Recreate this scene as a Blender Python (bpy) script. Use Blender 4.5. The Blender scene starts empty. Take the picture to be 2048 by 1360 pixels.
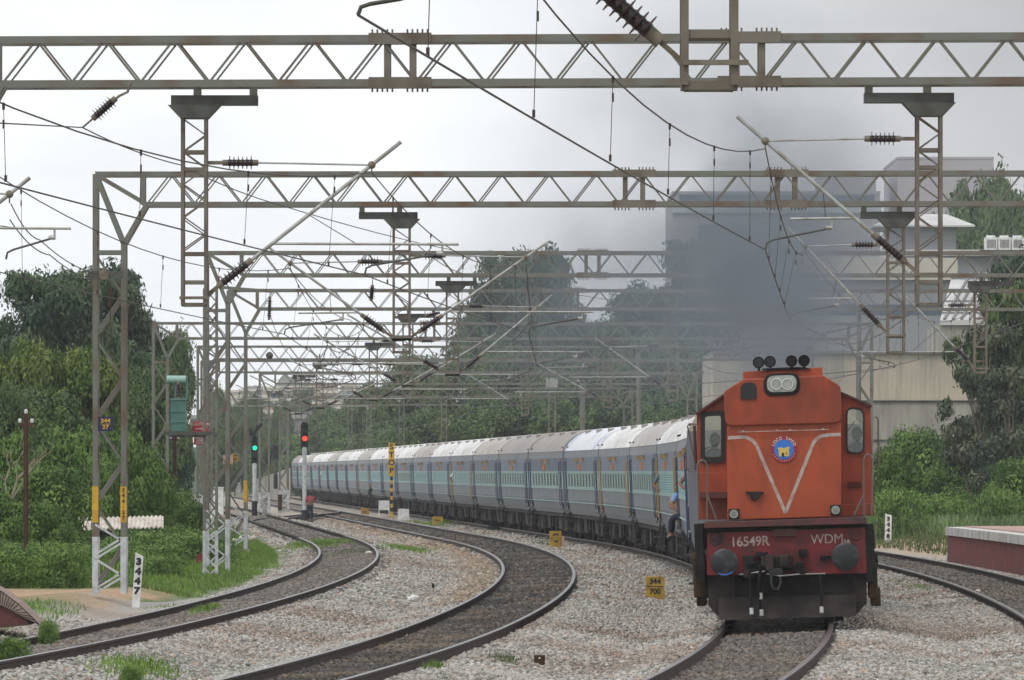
import bpy, bmesh, math, random
import numpy as np
from mathutils import Vector, Matrix, noise as mnoise
random.seed(7); RNG = np.random.default_rng(7)
sc = bpy.context.scene; COL = sc.collection
# ---------------------------------------------------------------- camera, sky, sun
K = 14800.0; CX = 1024.0; HY = 942.0; CH = 2.5        # focal length in photo pixels, horizon, eye height (standing on a platform)
cam = bpy.data.cameras.new('camera'); camo = bpy.data.objects.new('camera', cam); COL.objects.link(camo)
cam.sensor_width = 36; cam.lens = K / 2048 * 36; cam.shift_y = (HY - 680) / 2048
cam.clip_start = 1; cam.clip_end = 20000
camo.location = (0, 0, CH); camo.rotation_euler = (math.radians(90), 0, 0); sc.camera = camo
sc.view_settings.view_transform = 'Standard'; sc.view_settings.look = 'None'
sc.view_settings.exposure = 0.25; sc.view_settings.gamma = 1
SUN_EL, SUN_AZ = math.radians(58), math.radians(200)
w = bpy.data.worlds.new('World'); sc.world = w; w.use_nodes = True
nt = w.node_tree; nt.nodes.clear()
def wn(t, **k):
    n = nt.nodes.new(t)
    for a, b in k.items(): setattr(n, a, b)
    return n
sky = wn('ShaderNodeTexSky', sky_type='NISHITA', sun_disc=False, sun_elevation=SUN_EL, sun_rotation=SUN_AZ, dust_density=3.0)
bg1 = wn('ShaderNodeBackground'); bg1.inputs['Strength'].default_value = 0.1
nt.links.new(sky.outputs[0], bg1.inputs['Color'])
tc = wn('ShaderNodeTexCoord'); mp = wn('ShaderNodeMapping'); mp.inputs['Scale'].default_value = (14, 14, 34)
nz = wn('ShaderNodeTexNoise'); nz.inputs['Scale'].default_value = 1.3; nz.inputs['Detail'].default_value = 5
nt.links.new(tc.outputs['Generated'], mp.inputs[0]); nt.links.new(mp.outputs[0], nz.inputs['Vector'])
sx = wn('ShaderNodeSeparateXYZ'); nt.links.new(tc.outputs['Generated'], sx.inputs[0])
mr = wn('ShaderNodeValToRGB'); cr = mr.color_ramp; cr.elements[0].position = .445; cr.elements[0].color = (0, 0, 0, 1); cr.elements[1].position = .535; cr.elements[1].color = (1, 1, 1, 1)
for p_, v_ in ((.495, .35), (.62, .75), (.78, .15)): e_ = cr.elements.new(p_); e_.color = (v_, v_, v_, 1)
ma_ = wn('ShaderNodeMath', operation='MULTIPLY_ADD'); ma_.inputs[1].default_value = .5; ma_.inputs[2].default_value = .5      # broad grey bank of cloud to the right
nt.links.new(sx.outputs['X'], ma_.inputs[0]); nt.links.new(ma_.outputs[0], mr.inputs[0])
mx = wn('ShaderNodeMix', data_type='RGBA'); mx.inputs['A'].default_value = (1.08, 1.11, 1.15, 1); mx.inputs['B'].default_value = (0.50, 0.505, 0.52, 1)
nt.links.new(mr.outputs[0], mx.inputs['Factor'])
mr2 = wn('ShaderNodeMapRange'); mr2.inputs['From Min'].default_value = .35; mr2.inputs['From Max'].default_value = .65; mr2.inputs['To Min'].default_value = .88; mr2.inputs['To Max'].default_value = 1.08
nt.links.new(nz.outputs['Fac'], mr2.inputs['Value'])
bg2 = wn('ShaderNodeBackground'); nt.links.new(mx.outputs['Result'], bg2.inputs['Color']); nt.links.new(mr2.outputs[0], bg2.inputs['Strength'])
ms = wn('ShaderNodeMixShader'); ms.inputs[0].default_value = 0.93
nt.links.new(bg1.outputs[0], ms.inputs[1]); nt.links.new(bg2.outputs[0], ms.inputs[2])
wo = wn('ShaderNodeOutputWorld'); nt.links.new(ms.outputs[0], wo.inputs['Surface'])
sl = bpy.data.lights.new('sun', 'SUN'); sl.energy = 1.0; sl.angle = math.radians(14); sl.color = (1, .96, .9)
so = bpy.data.objects.new('sun', sl); COL.objects.link(so)
so.rotation_euler = (math.radians(32), 0, math.radians(-25))
sc.cycles.use_denoising = True; sc.cycles.volume_bounces = 1; sc.cycles.max_bounces = 6; sc.cycles.volume_max_steps = 256
sc.cycles.transparent_max_bounces = 12

def P(px, py, d): return Vector(((px - CX) * d / K, d, CH + (HY - py) * d / K))
def GD(py, z=-.2): return K * (CH - z) / (py - HY)
# ---------------------------------------------------------------- materials
def mat(name, c, rough=.7, metal=0, c2=None, scale=3.0, lo=.4, hi=.65, bump=0, bscale=None, detail=6, attr=False, emit=0, stretch=None, spec=None, vary=0, dirt=None):
    m = bpy.data.materials.new(name); m.use_nodes = True; t = m.node_tree; b = t.nodes['Principled BSDF']
    b.inputs['Roughness'].default_value = rough; b.inputs['Metallic'].default_value = metal
    if spec is not None: b.inputs['Specular IOR Level'].default_value = spec
    b.inputs['Base Color'].default_value = (*c, 1)
    co = t.nodes.new('ShaderNodeTexCoord'); vec = co.outputs['Object']
    if stretch:
        mpp = t.nodes.new('ShaderNodeMapping'); mpp.inputs['Scale'].default_value = stretch
        t.links.new(vec, mpp.inputs[0]); vec = mpp.outputs[0]
    src = None
    if attr:
        a = t.nodes.new('ShaderNodeAttribute'); a.attribute_name = 'Col'; src = a.outputs['Color']
    if c2 is not None:
        n = t.nodes.new('ShaderNodeTexNoise'); n.inputs['Scale'].default_value = scale; n.inputs['Detail'].default_value = detail
        t.links.new(vec, n.inputs['Vector'])
        r = t.nodes.new('ShaderNodeMapRange'); r.inputs['From Min'].default_value = lo; r.inputs['From Max'].default_value = hi
        t.links.new(n.outputs['Fac'], r.inputs['Value'])
        x = t.nodes.new('ShaderNodeMix'); x.data_type = 'RGBA'
        x.inputs['A'].default_value = (*c, 1); x.inputs['B'].default_value = (*c2, 1)
        t.links.new(r.outputs[0], x.inputs['Factor'])
        if src is not None:
            y = t.nodes.new('ShaderNodeMix'); y.data_type = 'RGBA'; y.blend_type = 'MULTIPLY'; y.inputs['Factor'].default_value = 1
            t.links.new(src, y.inputs['A']); t.links.new(x.outputs['Result'], y.inputs['B']); src = y.outputs['Result']
        else: src = x.outputs['Result']
    if dirt is not None:                                   # runs of grime down the panel
        if src is None: rg = t.nodes.new('ShaderNodeRGB'); rg.outputs[0].default_value = (*c, 1); src = rg.outputs[0]
        mq = t.nodes.new('ShaderNodeMapping'); mq.inputs['Scale'].default_value = dirt[1]; t.links.new(co.outputs['Object'], mq.inputs[0])
        nq = t.nodes.new('ShaderNodeTexNoise'); nq.inputs['Scale'].default_value = 1; nq.inputs['Detail'].default_value = 7; nq.inputs['Roughness'].default_value = .65; t.links.new(mq.outputs[0], nq.inputs['Vector'])
        rq = t.nodes.new('ShaderNodeMapRange'); rq.inputs['From Min'].default_value = dirt[2]; rq.inputs['From Max'].default_value = dirt[3]; rq.inputs['To Max'].default_value = dirt[4]; t.links.new(nq.outputs['Fac'], rq.inputs['Value'])
        xq = t.nodes.new('ShaderNodeMix'); xq.data_type = 'RGBA'; t.links.new(rq.outputs[0], xq.inputs['Factor']); t.links.new(src, xq.inputs['A']); xq.inputs['B'].default_value = (*dirt[0], 1); src = xq.outputs['Result']
    if vary:
        if src is None: rg = t.nodes.new('ShaderNodeRGB'); rg.outputs[0].default_value = (*c, 1); src = rg.outputs[0]
        oi = t.nodes.new('ShaderNodeObjectInfo'); rv = t.nodes.new('ShaderNodeMapRange'); rv.inputs['To Min'].default_value = 1 - vary; rv.inputs['To Max'].default_value = 1 + vary; t.links.new(oi.outputs['Random'], rv.inputs['Value'])
        vm = t.nodes.new('ShaderNodeVectorMath'); vm.operation = 'SCALE'; t.links.new(src, vm.inputs[0]); t.links.new(rv.outputs[0], vm.inputs['Scale']); src = vm.outputs[0]
    if src is not None: t.links.new(src, b.inputs['Base Color'])
    if bump:
        n = t.nodes.new('ShaderNodeTexNoise'); n.inputs['Scale'].default_value = bscale or scale * 4; n.inputs['Detail'].default_value = 4
        t.links.new(vec, n.inputs['Vector'])
        bp = t.nodes.new('ShaderNodeBump'); bp.inputs['Strength'].default_value = bump; bp.inputs['Distance'].default_value = .05
        t.links.new(n.outputs['Fac'], bp.inputs['Height']); t.links.new(bp.outputs[0], b.inputs['Normal'])
    if emit:
        b.inputs['Emission Color'].default_value = (*c, 1); b.inputs['Emission Strength'].default_value = emit
    return m
M = {}
M['steel'] = mat('galvanised_steel', (.160, .162, .138), .6, .15, (.13, .078, .048), 1.8, .46, .72, stretch=(1, 1, 1))
M['steel_rusty'] = mat('rusty_steel', (.165, .145, .115), .75, 0, (.085, .060, .042), 2.2, .4, .7)
M['steel_dark'] = mat('weathered_steel', (.085, .09, .08), .7, .1, (.05, .04, .032), 3)
M['rust'] = mat('rust', (.09, .035, .02), .9, 0, (.05, .022, .015), 4)
M['alu_white'] = mat('white_painted_steel', (.52, .54, .55), .6, 0, (.36, .37, .37), 5)
M['tube'] = mat('galvanised_tube', (.40, .41, .40), .45, .3, (.27, .25, .21), 6)
M['porcelain'] = mat('brown_porcelain', (.028, .014, .014), .25, 0, (.05, .03, .03), 8)
M['cap'] = mat('insulator_cap', (.19, .165, .125), .6, 0, (.12, .09, .06), 8)
M['wire'] = mat('wire_copper', (.055, .042, .038), .6, .3)
M['yellow'] = mat('yellow_paint', (.60, .36, .02), .7, 0, (.45, .26, .03), 9)
M['sign_yellow'] = mat('faded_yellow_board', (.42, .27, .03), .8, 0, (.20, .13, .03), 6, .45, .7)
M['black'] = mat('black_paint', (.012, .012, .013), .6)
M['blue_sign'] = mat('dark_blue_enamel', (.01, .015, .06), .4)
M['sign_red'] = mat('red_enamel', (.55, .03, .03), .5)
M['white'] = mat('white_paint', (.75, .75, .74), .6, 0, (.55, .54, .52), 6)
M['orange'] = mat('orange_loco_paint', (.34, .050, .012), .45, 0, (.23, .036, .010), 1.6, .35, .75, bump=.08, bscale=3, dirt=((.05, .018, .012), (2.2, 2.2, .7), .44, .76, .8))
M['orange2'] = mat('orange_hood_paint', (.38, .062, .014), .45, 0, (.29, .048, .013), 1.4, .35, .75, bump=.08, bscale=3, dirt=((.07, .022, .012), (3, 3, .8), .46, .78, .7))
M['red'] = mat('red_buffer_beam_paint', (.155, .008, .010), .55, 0, (.05, .008, .007), 3, .42, .68)
M['maroon'] = mat('dirty_maroon_paint', (.10, .022, .02), .6, 0, (.04, .02, .018), 3)
M['grime'] = mat('grimy_black_steel', (.008, .007, .0065), .75, 0, (.022, .016, .013), 4, .45, .7, bump=.3, spec=.25)
M['grime_brown'] = mat('grimy_brown_steel', (.036, .026, .022), .75, 0, (.014, .011, .010), 3, .4, .65, spec=.3)
M['brown_box'] = mat('rusty_brown_casting', (.065, .034, .014), .8, 0, (.02, .013, .008), 4, spec=.3)
M['buffer'] = mat('greased_buffer_steel', (.022, .023, .025), .45, .3, (.07, .07, .07), 5, .55, .75)
M['glass'] = mat('cab_glass', (.12, .14, .12), .08, 0, (.20, .22, .18), 1.2, .4, .6)
M['lens'] = mat('lamp_lens', (.26, .29, .25), .15, .2, (.36, .39, .34), 12)
M['badge_blue'] = mat('badge_blue', (.03, .16, .55), .5); M['badge_red'] = mat('badge_red', (.28, .012, .03), .5)
M['badge_gold'] = mat('badge_gold', (.60, .42, .10), .5)
M['stripe'] = mat('faded_white_stripe', (.42, .35, .32), .6, 0, (.30, .17, .13), 7, .42, .68)
M['chrome'] = mat('worn_handrail', (.13, .10, .09), .45, .4)
M['coach_grey'] = mat('coach_blue_grey_paint', (.17, .182, .205), .5, 0, (.14, .15, .165), 1.2, .35, .7, stretch=(1, .4, 1), vary=.10, dirt=((.07, .06, .05), (1.5, 1.5, .35), .5, .75, .6))
M['coach_up'] = mat('coach_upper_blue_paint', (.135, .165, .225), .5, 0, (.11, .135, .19), 1.5, .35, .7, vary=.15, dirt=((.09, .09, .09), (1.5, 1.5, .35), .48, .75, .6))
M['coach_band'] = mat('coach_pale_green_band', (.32, .46, .44), .5, 0, (.25, .37, .36), 2)
M['roof_w'] = mat('white_coach_roof', (.70, .70, .69), .7, 0, (.55, .53, .50), 1.0, .4, .75, stretch=(1, .3, 1), vary=.08, dirt=((.30, .28, .26), (2.5, .35, 2.5), .45, .72, .55))
M['roof_b'] = mat('dusty_beige_coach_roof', (.42, .39, .355), .8, 0, (.33, .30, .27), 1.0, .4, .7, stretch=(1, .3, 1))
M['roof_g'] = mat('grey_coach_roof', (.31, .285, .265), .8, 0, (.25, .22, .21), 1.0, .4, .7)
M['win_dark'] = mat('dark_window_opening', (.035, .045, .042), .3)
M['coach_dark'] = mat('coach_vestibule_rubber', (.02, .021, .024), .8)
M['under'] = mat('dusty_underframe', (.014, .012, .011), .9, 0, (.034, .028, .025), 2.5, .42, .65)
M['under2'] = mat('dusty_bogie_castings', (.060, .052, .047), .9, 0, (.02, .018, .016), 3)
M['door_blue'] = mat('blue_door_paint', (.035, .052, .115), .5)
M['orange_box'] = mat('orange_plate', (.50, .15, .03), .6); M['board'] = mat('ochre_board', (.30, .21, .10), .7, 0, (.18, .12, .07), 8)
M['rail_side'] = mat('rail_rusty_web', (.050, .026, .020), .85, 0, (.025, .016, .013), 3)
M['rail_head'] = mat('worn_rail_head', (.16, .145, .14), .32, .75, (.10, .085, .08), 2)
M['sleeper'] = mat('dusty_sleeper', (.12, .105, .092), .95, 0, (.06, .05, .043), 4)
M['ground'] = mat('ground_soil_gravel', (1.12, 1.1, 1.08), .95, 0, (.78, .76, .74), 9, .35, .65, attr=True, bump=.6, bscale=40)
M['stone'] = mat('ballast_stone', (1, 1, 1), .9, attr=True)
M['leaf'] = mat('leaves', (1.2, 1.25, 1.1), .6, 0, (.8, .8, .8), .35, .35, .65, attr=True, spec=.25)
M['grass'] = mat('grass_blades', (1, 1, 1), .6, attr=True, spec=.2)
M['bark'] = mat('bark', (.17, .14, .115), .9, 0, (.09, .075, .06), 3)
M['concrete'] = mat('weathered_concrete', (.34, .335, .32), .9, 0, (.24, .23, .215), 2)
M['plat_red'] = mat('red_washed_wall', (.20, .030, .024), .85, 0, (.10, .022, .018), 2, .4, .7, bump=.4, dirt=((.10, .07, .06), (1, .5, .5), .45, .75, .8))
M['plat_white'] = mat('limewashed_coping', (.60, .58, .55), .85, 0, (.40, .37, .35), 2)
M['plat_pink'] = mat('dusty_pink_platform_top', (.42, .27, .23), .9, 0, (.35, .24, .2), 2)
M['tf_green'] = mat('transformer_green', (.085, .20, .175), .5, 0, (.065, .15, .135), 4)
M['tf_light'] = mat('transformer_pale_green', (.25, .40, .34), .5)
M['red_lamp'] = mat('red_signal_lamp', (1, .03, .02), .5, emit=2.6); M['green_lamp'] = mat('green_signal_lamp', (.01, .8, .42), .5, emit=1.2)
M['asbestos'] = mat('asbestos_sheet', (.58, .53, .47), .9, 0, (.38, .33, .28), 3)
M['skin'] = mat('skin', (.20, .095, .06), .6); M['hair'] = mat('hair', (.01, .008, .008), .6)
M['shirt_red'] = mat('magenta_red_shirt', (.42, .02, .05), .8); M['shirt_blue'] = mat('light_blue_shirt', (.16, .30, .60), .8)
M['shirt_white'] = mat('white_shirt', (.6, .6, .62), .8); M['trousers'] = mat('dark_navy_trousers', (.014, .018, .035), .8)
M['trousers_grey'] = mat('grey_trousers', (.12, .13, .16), .8); M['lungi'] = mat('checked_cloth', (.25, .12, .10), .8, 0, (.4, .35, .35), 12)
_g = bpy.data.materials.new('window_glass'); _g.use_nodes = True; _t = _g.node_tree; _t.nodes.clear()
_a = _t.nodes.new('ShaderNodeBsdfTransparent'); _a.inputs[0].default_value = (.80, .82, .74, 1); _b = _t.nodes.new('ShaderNodeBsdfGlossy'); _b.inputs['Roughness'].default_value = .05
_m = _t.nodes.new('ShaderNodeMixShader'); _m.inputs[0].default_value = .07; _o = _t.nodes.new('ShaderNodeOutputMaterial')
_t.links.new(_a.outputs[0], _m.inputs[1]); _t.links.new(_b.outputs[0], _m.inputs[2]); _t.links.new(_m.outputs[0], _o.inputs['Surface']); M['clear'] = _g
# ---------------------------------------------------------------- builders
class MB:
    def __init__(s): s.v = []; s.f = []; s.m = []; s.mi = 0
    def add(s, vs, fs):
        n = len(s.v); s.v += [tuple(v) for v in vs]; s.f += [tuple(n + i for i in f) for f in fs]; s.m += [s.mi] * len(fs); return s
    def box(s, x0, x1, y0, y1, z0, z1, R=None):
        vs = [Vector((x, y, z)) for x in (x0, x1) for y in (y0, y1) for z in (z0, z1)]
        if R: vs = [R @ v for v in vs]
        return s.add(vs, [(0, 1, 3, 2), (4, 6, 7, 5), (0, 4, 5, 1), (2, 3, 7, 6), (0, 2, 6, 4), (1, 5, 7, 3)])
    def bar(s, a, b, w, h=None, up=Vector((0, 0, 1))):
        a, b = Vector(a), Vector(b); h = h or w; d = (b - a); L = d.length
        if L < 1e-6: return s
        d /= L
        if abs(d.dot(up)) > .98: up = Vector((0, 1, 0))
        r = d.cross(up).normalized(); u = r.cross(d)
        vs = [p + r * i * w / 2 + u * j * h / 2 for p in (a, b) for i, j in ((-1, -1), (1, -1), (1, 1), (-1, 1))]
        return s.add(vs, [(3, 2, 1, 0), (4, 5, 6, 7), (0, 1, 5, 4), (1, 2, 6, 5), (2, 3, 7, 6), (3, 0, 4, 7)])
    def angle(s, a, b, w=.08, t=.012, fx=1, fy=1):        # steel angle section, legs along +-x and +-y
        a, b = Vector(a), Vector(b)
        prof = [(0, 0), (w * fx, 0), (w * fx, t * fy), (t * fx, t * fy), (t * fx, w * fy), (0, w * fy)]
        d = (b - a).normalized()
        if abs(d.z) > .7: e1, e2 = Vector((1, 0, 0)), Vector((0, 1, 0))
        else: e1, e2 = Vector((0, 0, 1)), Vector((0, 1, 0))
        vs = [p + e1 * i + e2 * j for p in (a, b) for i, j in prof]; n = 6
        return s.add(vs, [tuple(range(n))[::-1], tuple(range(n, 2 * n))] + [(i, (i + 1) % n, n + (i + 1) % n, n + i) for i in range(n)])
    def tube(s, pts, r, n=8, cap=True):
        pts = [Vector(p) for p in pts]; rr = r if isinstance(r, (list, tuple)) else [r] * len(pts)
        base = len(s.v); vs = []; prev = None
        for i, p in enumerate(pts):
            d = (pts[min(i + 1, len(pts) - 1)] - pts[max(i - 1, 0)])
            d = d.normalized() if d.length > 1e-9 else Vector((0, 0, 1))
            if prev is None:
                u = d.cross(Vector((0, 0, 1)));
                if u.length < .05: u = d.cross(Vector((0, 1, 0)))
                u.normalize()
            else:
                u = prev - d * prev.dot(d)
                if u.length < 1e-4: u = d.orthogonal()
                u.normalize()
            prev = u; w2 = d.cross(u)
            for k in range(n):
                a = 2 * math.pi * k / n; vs.append(p + (u * math.cos(a) + w2 * math.sin(a)) * rr[i])
        fs = []
        for i in range(len(pts) - 1):
            for k in range(n):
                a, b = i * n + k, i * n + (k + 1) % n; fs.append((a, b, b + n, a + n))
        if cap and n > 2: fs.append(tuple(range(n))[::-1]); fs.append(tuple(range((len(pts) - 1) * n, len(pts) * n)))
        return s.add(vs, fs)
    def cyl(s, a, b, r, n=16): return s.tube([a, b], r, n)
    def ball(s, c, r, n=10, m=7, sc3=(1, 1, 1)):
        c = Vector(c); vs = []; fs = []
        for j in range(m + 1):
            t = math.pi * j / m
            for i in range(n):
                a = 2 * math.pi * i / n; vs.append(c + Vector((math.sin(t) * math.cos(a) * r * sc3[0], math.sin(t) * math.sin(a) * r * sc3[1], math.cos(t) * r * sc3[2])))
        for j in range(m):
            for i in range(n): fs.append((j * n + i, (j + 1) * n + i, (j + 1) * n + (i + 1) % n, j * n + (i + 1) % n))
        return s.add(vs, fs)
    def prism(s, poly, y0, y1):                            # outline in x,z extruded along y
        n = len(poly); vs = [(x, y0, z) for x, z in poly] + [(x, y1, z) for x, z in poly]
        return s.add(vs, [tuple(range(n)), tuple(range(n, 2 * n))[::-1]] + [(i, n + i, n + (i + 1) % n, (i + 1) % n) for i in range(n)])
    def prismx(s, poly, x0, x1):                           # outline in y,z extruded along x
        n = len(poly); vs = [(x0, y, z) for y, z in poly] + [(x1, y, z) for y, z in poly]
        return s.add(vs, [tuple(range(n)), tuple(range(n, 2 * n))[::-1]] + [(i, n + i, n + (i + 1) % n, (i + 1) % n) for i in range(n)])
    def build(s, name, m, parent=None, smooth=False, bevel=0, loc=None):
        me = bpy.data.meshes.new(name); me.from_pydata(s.v, [], s.f)
        ml = m if isinstance(m, (list, tuple)) else [m]
        for x in ml:
            if x: me.materials.append(x)
        if len(ml) > 1: me.polygons.foreach_set('material_index', s.m)
        bm = bmesh.new(); bm.from_mesh(me); bmesh.ops.recalc_face_normals(bm, faces=bm.faces[:])
        if bevel: bmesh.ops.bevel(bm, geom=[e for e in bm.edges if e.calc_face_angle(0) > .7], offset=bevel, segments=2, affect='EDGES', profile=.6)
        bm.to_mesh(me); bm.free()
        if smooth:
            me.polygons.foreach_set('use_smooth', [True] * len(me.polygons)); me.set_sharp_from_angle(angle=math.radians(40))
        return link(name, me, parent, loc)
def link(name, me, parent=None, loc=None):
    o = bpy.data.objects.new(name, me); COL.objects.link(o)
    if parent is not None: o.parent = parent
    if loc is not None: o.location = loc
    return o
def tag(o, label=None, cat=None, group=None, kind=None):
    if label: o['label'] = label
    if cat: o['category'] = cat
    if group: o['group'] = group
    if kind: o['kind'] = kind
    return o
def thing(name, label, cat, loc=(0, 0, 0), rz=0, group=None):
    o = bpy.data.objects.new(name, None); COL.objects.link(o); o.location = loc; o.rotation_euler = (0, 0, rz)
    return tag(o, label, cat, group)
def copy_tree(o, parent=None):
    c = o.copy(); COL.objects.link(c)
    if parent is not None: c.parent = parent
    for ch in o.children: copy_tree(ch, c)
    return c
def npmesh(name, V, F, m, parent=None, cols=None, smooth=False):
    me = bpy.data.meshes.new(name); V = np.asarray(V, np.float32); F = np.asarray(F, np.int32); k = F.shape[1]
    me.vertices.add(len(V)); me.vertices.foreach_set('co', V.ravel())
    me.loops.add(F.size); me.loops.foreach_set('vertex_index', F.ravel())
    me.polygons.add(len(F)); me.polygons.foreach_set('loop_start', np.arange(0, F.size, k, dtype=np.int32))
    me.polygons.foreach_set('loop_total', np.full(len(F), k, np.int32))
    if smooth: me.polygons.foreach_set('use_smooth', np.ones(len(F), bool))
    me.update(calc_edges=True); me.materials.append(m)
    if cols is not None:
        a = me.color_attributes.new('Col', 'FLOAT_COLOR', 'POINT')
        c4 = np.ones((len(V), 4), np.float32); c4[:, :3] = cols; a.data.foreach_set('color', c4.ravel())
    me.validate()
    return link(name, me, parent)
def text(s, h, m, name, parent, loc, rot=(math.radians(90), 0, 0), sx=1.0, bold=0.0, depth=.004):
    cu = bpy.data.curves.new('t', 'FONT'); cu.body = s; cu.size = h / .72; cu.align_x = 'CENTER'; cu.align_y = 'CENTER'; cu.extrude = depth; cu.offset = bold
    t = bpy.data.objects.new('t', cu); COL.objects.link(t)
    me = bpy.data.meshes.new_from_object(t.evaluated_get(bpy.context.evaluated_depsgraph_get()))
    bpy.data.objects.remove(t); bpy.data.curves.remove(cu)
    me.materials.clear(); me.materials.append(m)
    o = link(name, me, parent, loc); o.rotation_euler = rot; o.scale = (sx, 1, 1); return o
# ---------------------------------------------------------------- track geometry
CANT = .043
OFF = {1: -10.3, 2: -5.1, 3: 0.0, 4: 5.05}
def tx(y): return 5.75 - (y - 188) ** 2 / 3200 - (.00024 * (119 - y) ** 2 if y < 119 else 0) if y < 275 else 3.385 - .0544 * (y - 275)
def th(y): return math.atan(-(y - 188) / 1600 + (.00048 * (119 - y) if y < 119 else 0) if y < 275 else -.0544)
def tp(y, o, z=0.0):
    h = th(y); return Vector((tx(y) + o * math.cos(h), y - o * math.sin(h), z))
def invo(X, Y):                                            # lateral offset of a world point from the main line
    h = th(Y); return (X - tx(Y)) * math.cos(h)
# ---------------------------------------------------------------- ground
def gz(o):
    z = -.34
    for c in (OFF[1], OFF[2], 0, OFF[4]):
        a = abs(o - c); ct = (.02 if c > 1 else CANT) * max(-1.6, min(1.6, o - c)); z = max(z, ct + (-.125 if a < 1.45 else -.125 - (a - 1.45) * .17))
    if o < -12.4: z = max(z, min(-.05, -.33 + (-12.4 - o) * .22))
    if o > 9: z = max(z, min(-.05, -.3 + (o - 9) * .1))
    return z
def fb(x, y, s, seed=0): return mnoise.fractal(Vector((x / s, y / s, seed * 7.3)), 1, 2, 4)
GREY = np.array([.37, .352, .318]); TAN = np.array([.30, .225, .15]); SAND = np.array([.42, .28, .17]); GRN = np.array([.085, .14, .035]); DARK = np.array([.10, .090, .080]); RUSTC = np.array([.25, .165, .12])
def gcol(o, y, X):
    n = fb(X, y, 3.0); n2 = fb(X, y, 9.0, 3)
    inr = min((abs(o - OFF[k]) for k in (1, 2, 3, 4)))
    c = GREY.copy()
    if n2 > .02: c = c * (1 - min(.5, n2 * 1.6)) + RUSTC * min(.5, n2 * 1.6)
    if inr < .95:
        c = DARK * (.72 if abs(o - OFF[2]) < 1 else (2.0 if abs(o - OFF[1]) < 1 else 1.35))
        c = c * (1 - max(0, min(.5, n))) + TAN * .8 * max(0, min(.5, n))
    # tan band inside the curve of the middle line
    q = o - OFF[2]
    if -2.3 < q < -.95 and 150 < y < 420:
        k = .75 * math.exp(-((q + 1.4) / .55) ** 2); c = c * (1 - k) + TAN * k
    if y > 420: c = c * .7 + TAN * .3
    if o < -11.8:
        k = min(1, ((-12.0 if y > 146 else -13.1) - o) / .7 + n * .9); k = max(0, k); c = c * (1 - k) + GRN * k
        if y > 140 and y < 165 and o < -12.7:
            k = max(0, min(1, 1.3 - abs(y - 151) / 11 + n * .8)); c = c * (1 - k) + SAND * k
    if o > 8.4:
        k = max(0, min(1, (o - 8.4) / 1.5)); g = SAND if y < 330 else GRN; c = c * (1 - k) + (SAND * .75 + TAN * .25) * k
        if o > 13: c = GRN
    return c
ys = list(np.arange(36, 210, 1.0)) + list(np.arange(210, 420, 3.0)) + list(np.arange(420, 780, 10.0))
os_ = [-80, -60, -45, -35, -28, -24, -21, -19, -17.5, -16.3] + list(np.arange(-15.4, 15.2, .35)) + [16.5, 18, 20, 23, 27, 33, 42, 55, 75]
V = []; C = []
for y in ys:
    for o in os_:
        p = tp(y, o); yy = y if abs(o) < 20 else p.y
        V.append((p.x, p.y, gz(o) + .2 * math.exp(-((p.x + 7.9) / 1.7) ** 2 - ((p.y - 147) / 8) ** 2) + .05 * fb(p.x, p.y, 2.2, 5) * (1 if abs(o) < 14 else .6))); C.append(gcol(o, y, p.x))
n = len(os_); F = [(i * n + j, i * n + j + 1, (i + 1) * n + j + 1, (i + 1) * n + j) for i in range(len(ys) - 1) for j in range(n - 1)]
g = npmesh('trackbed_ground', V, F, M['ground'], cols=np.array(C), smooth=True); tag(g, 'gravel and soil trackbed under the curving railway lines', 'ground', kind='structure')
M['far_ground'] = mat('far_ground', (.085, .11, .045), .95, 0, (.17, .14, .09), .02, .4, .65)
b = MB(); b.add([(-6000, -200, -.75), (6000, -200, -.75), (6000, 9000, -.75), (-6000, 9000, -.75)], [(0, 1, 2, 3)])
tag(b.build('ground', M['far_ground']), 'flat green and brown land reaching to the horizon', 'ground', kind='structure')
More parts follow.
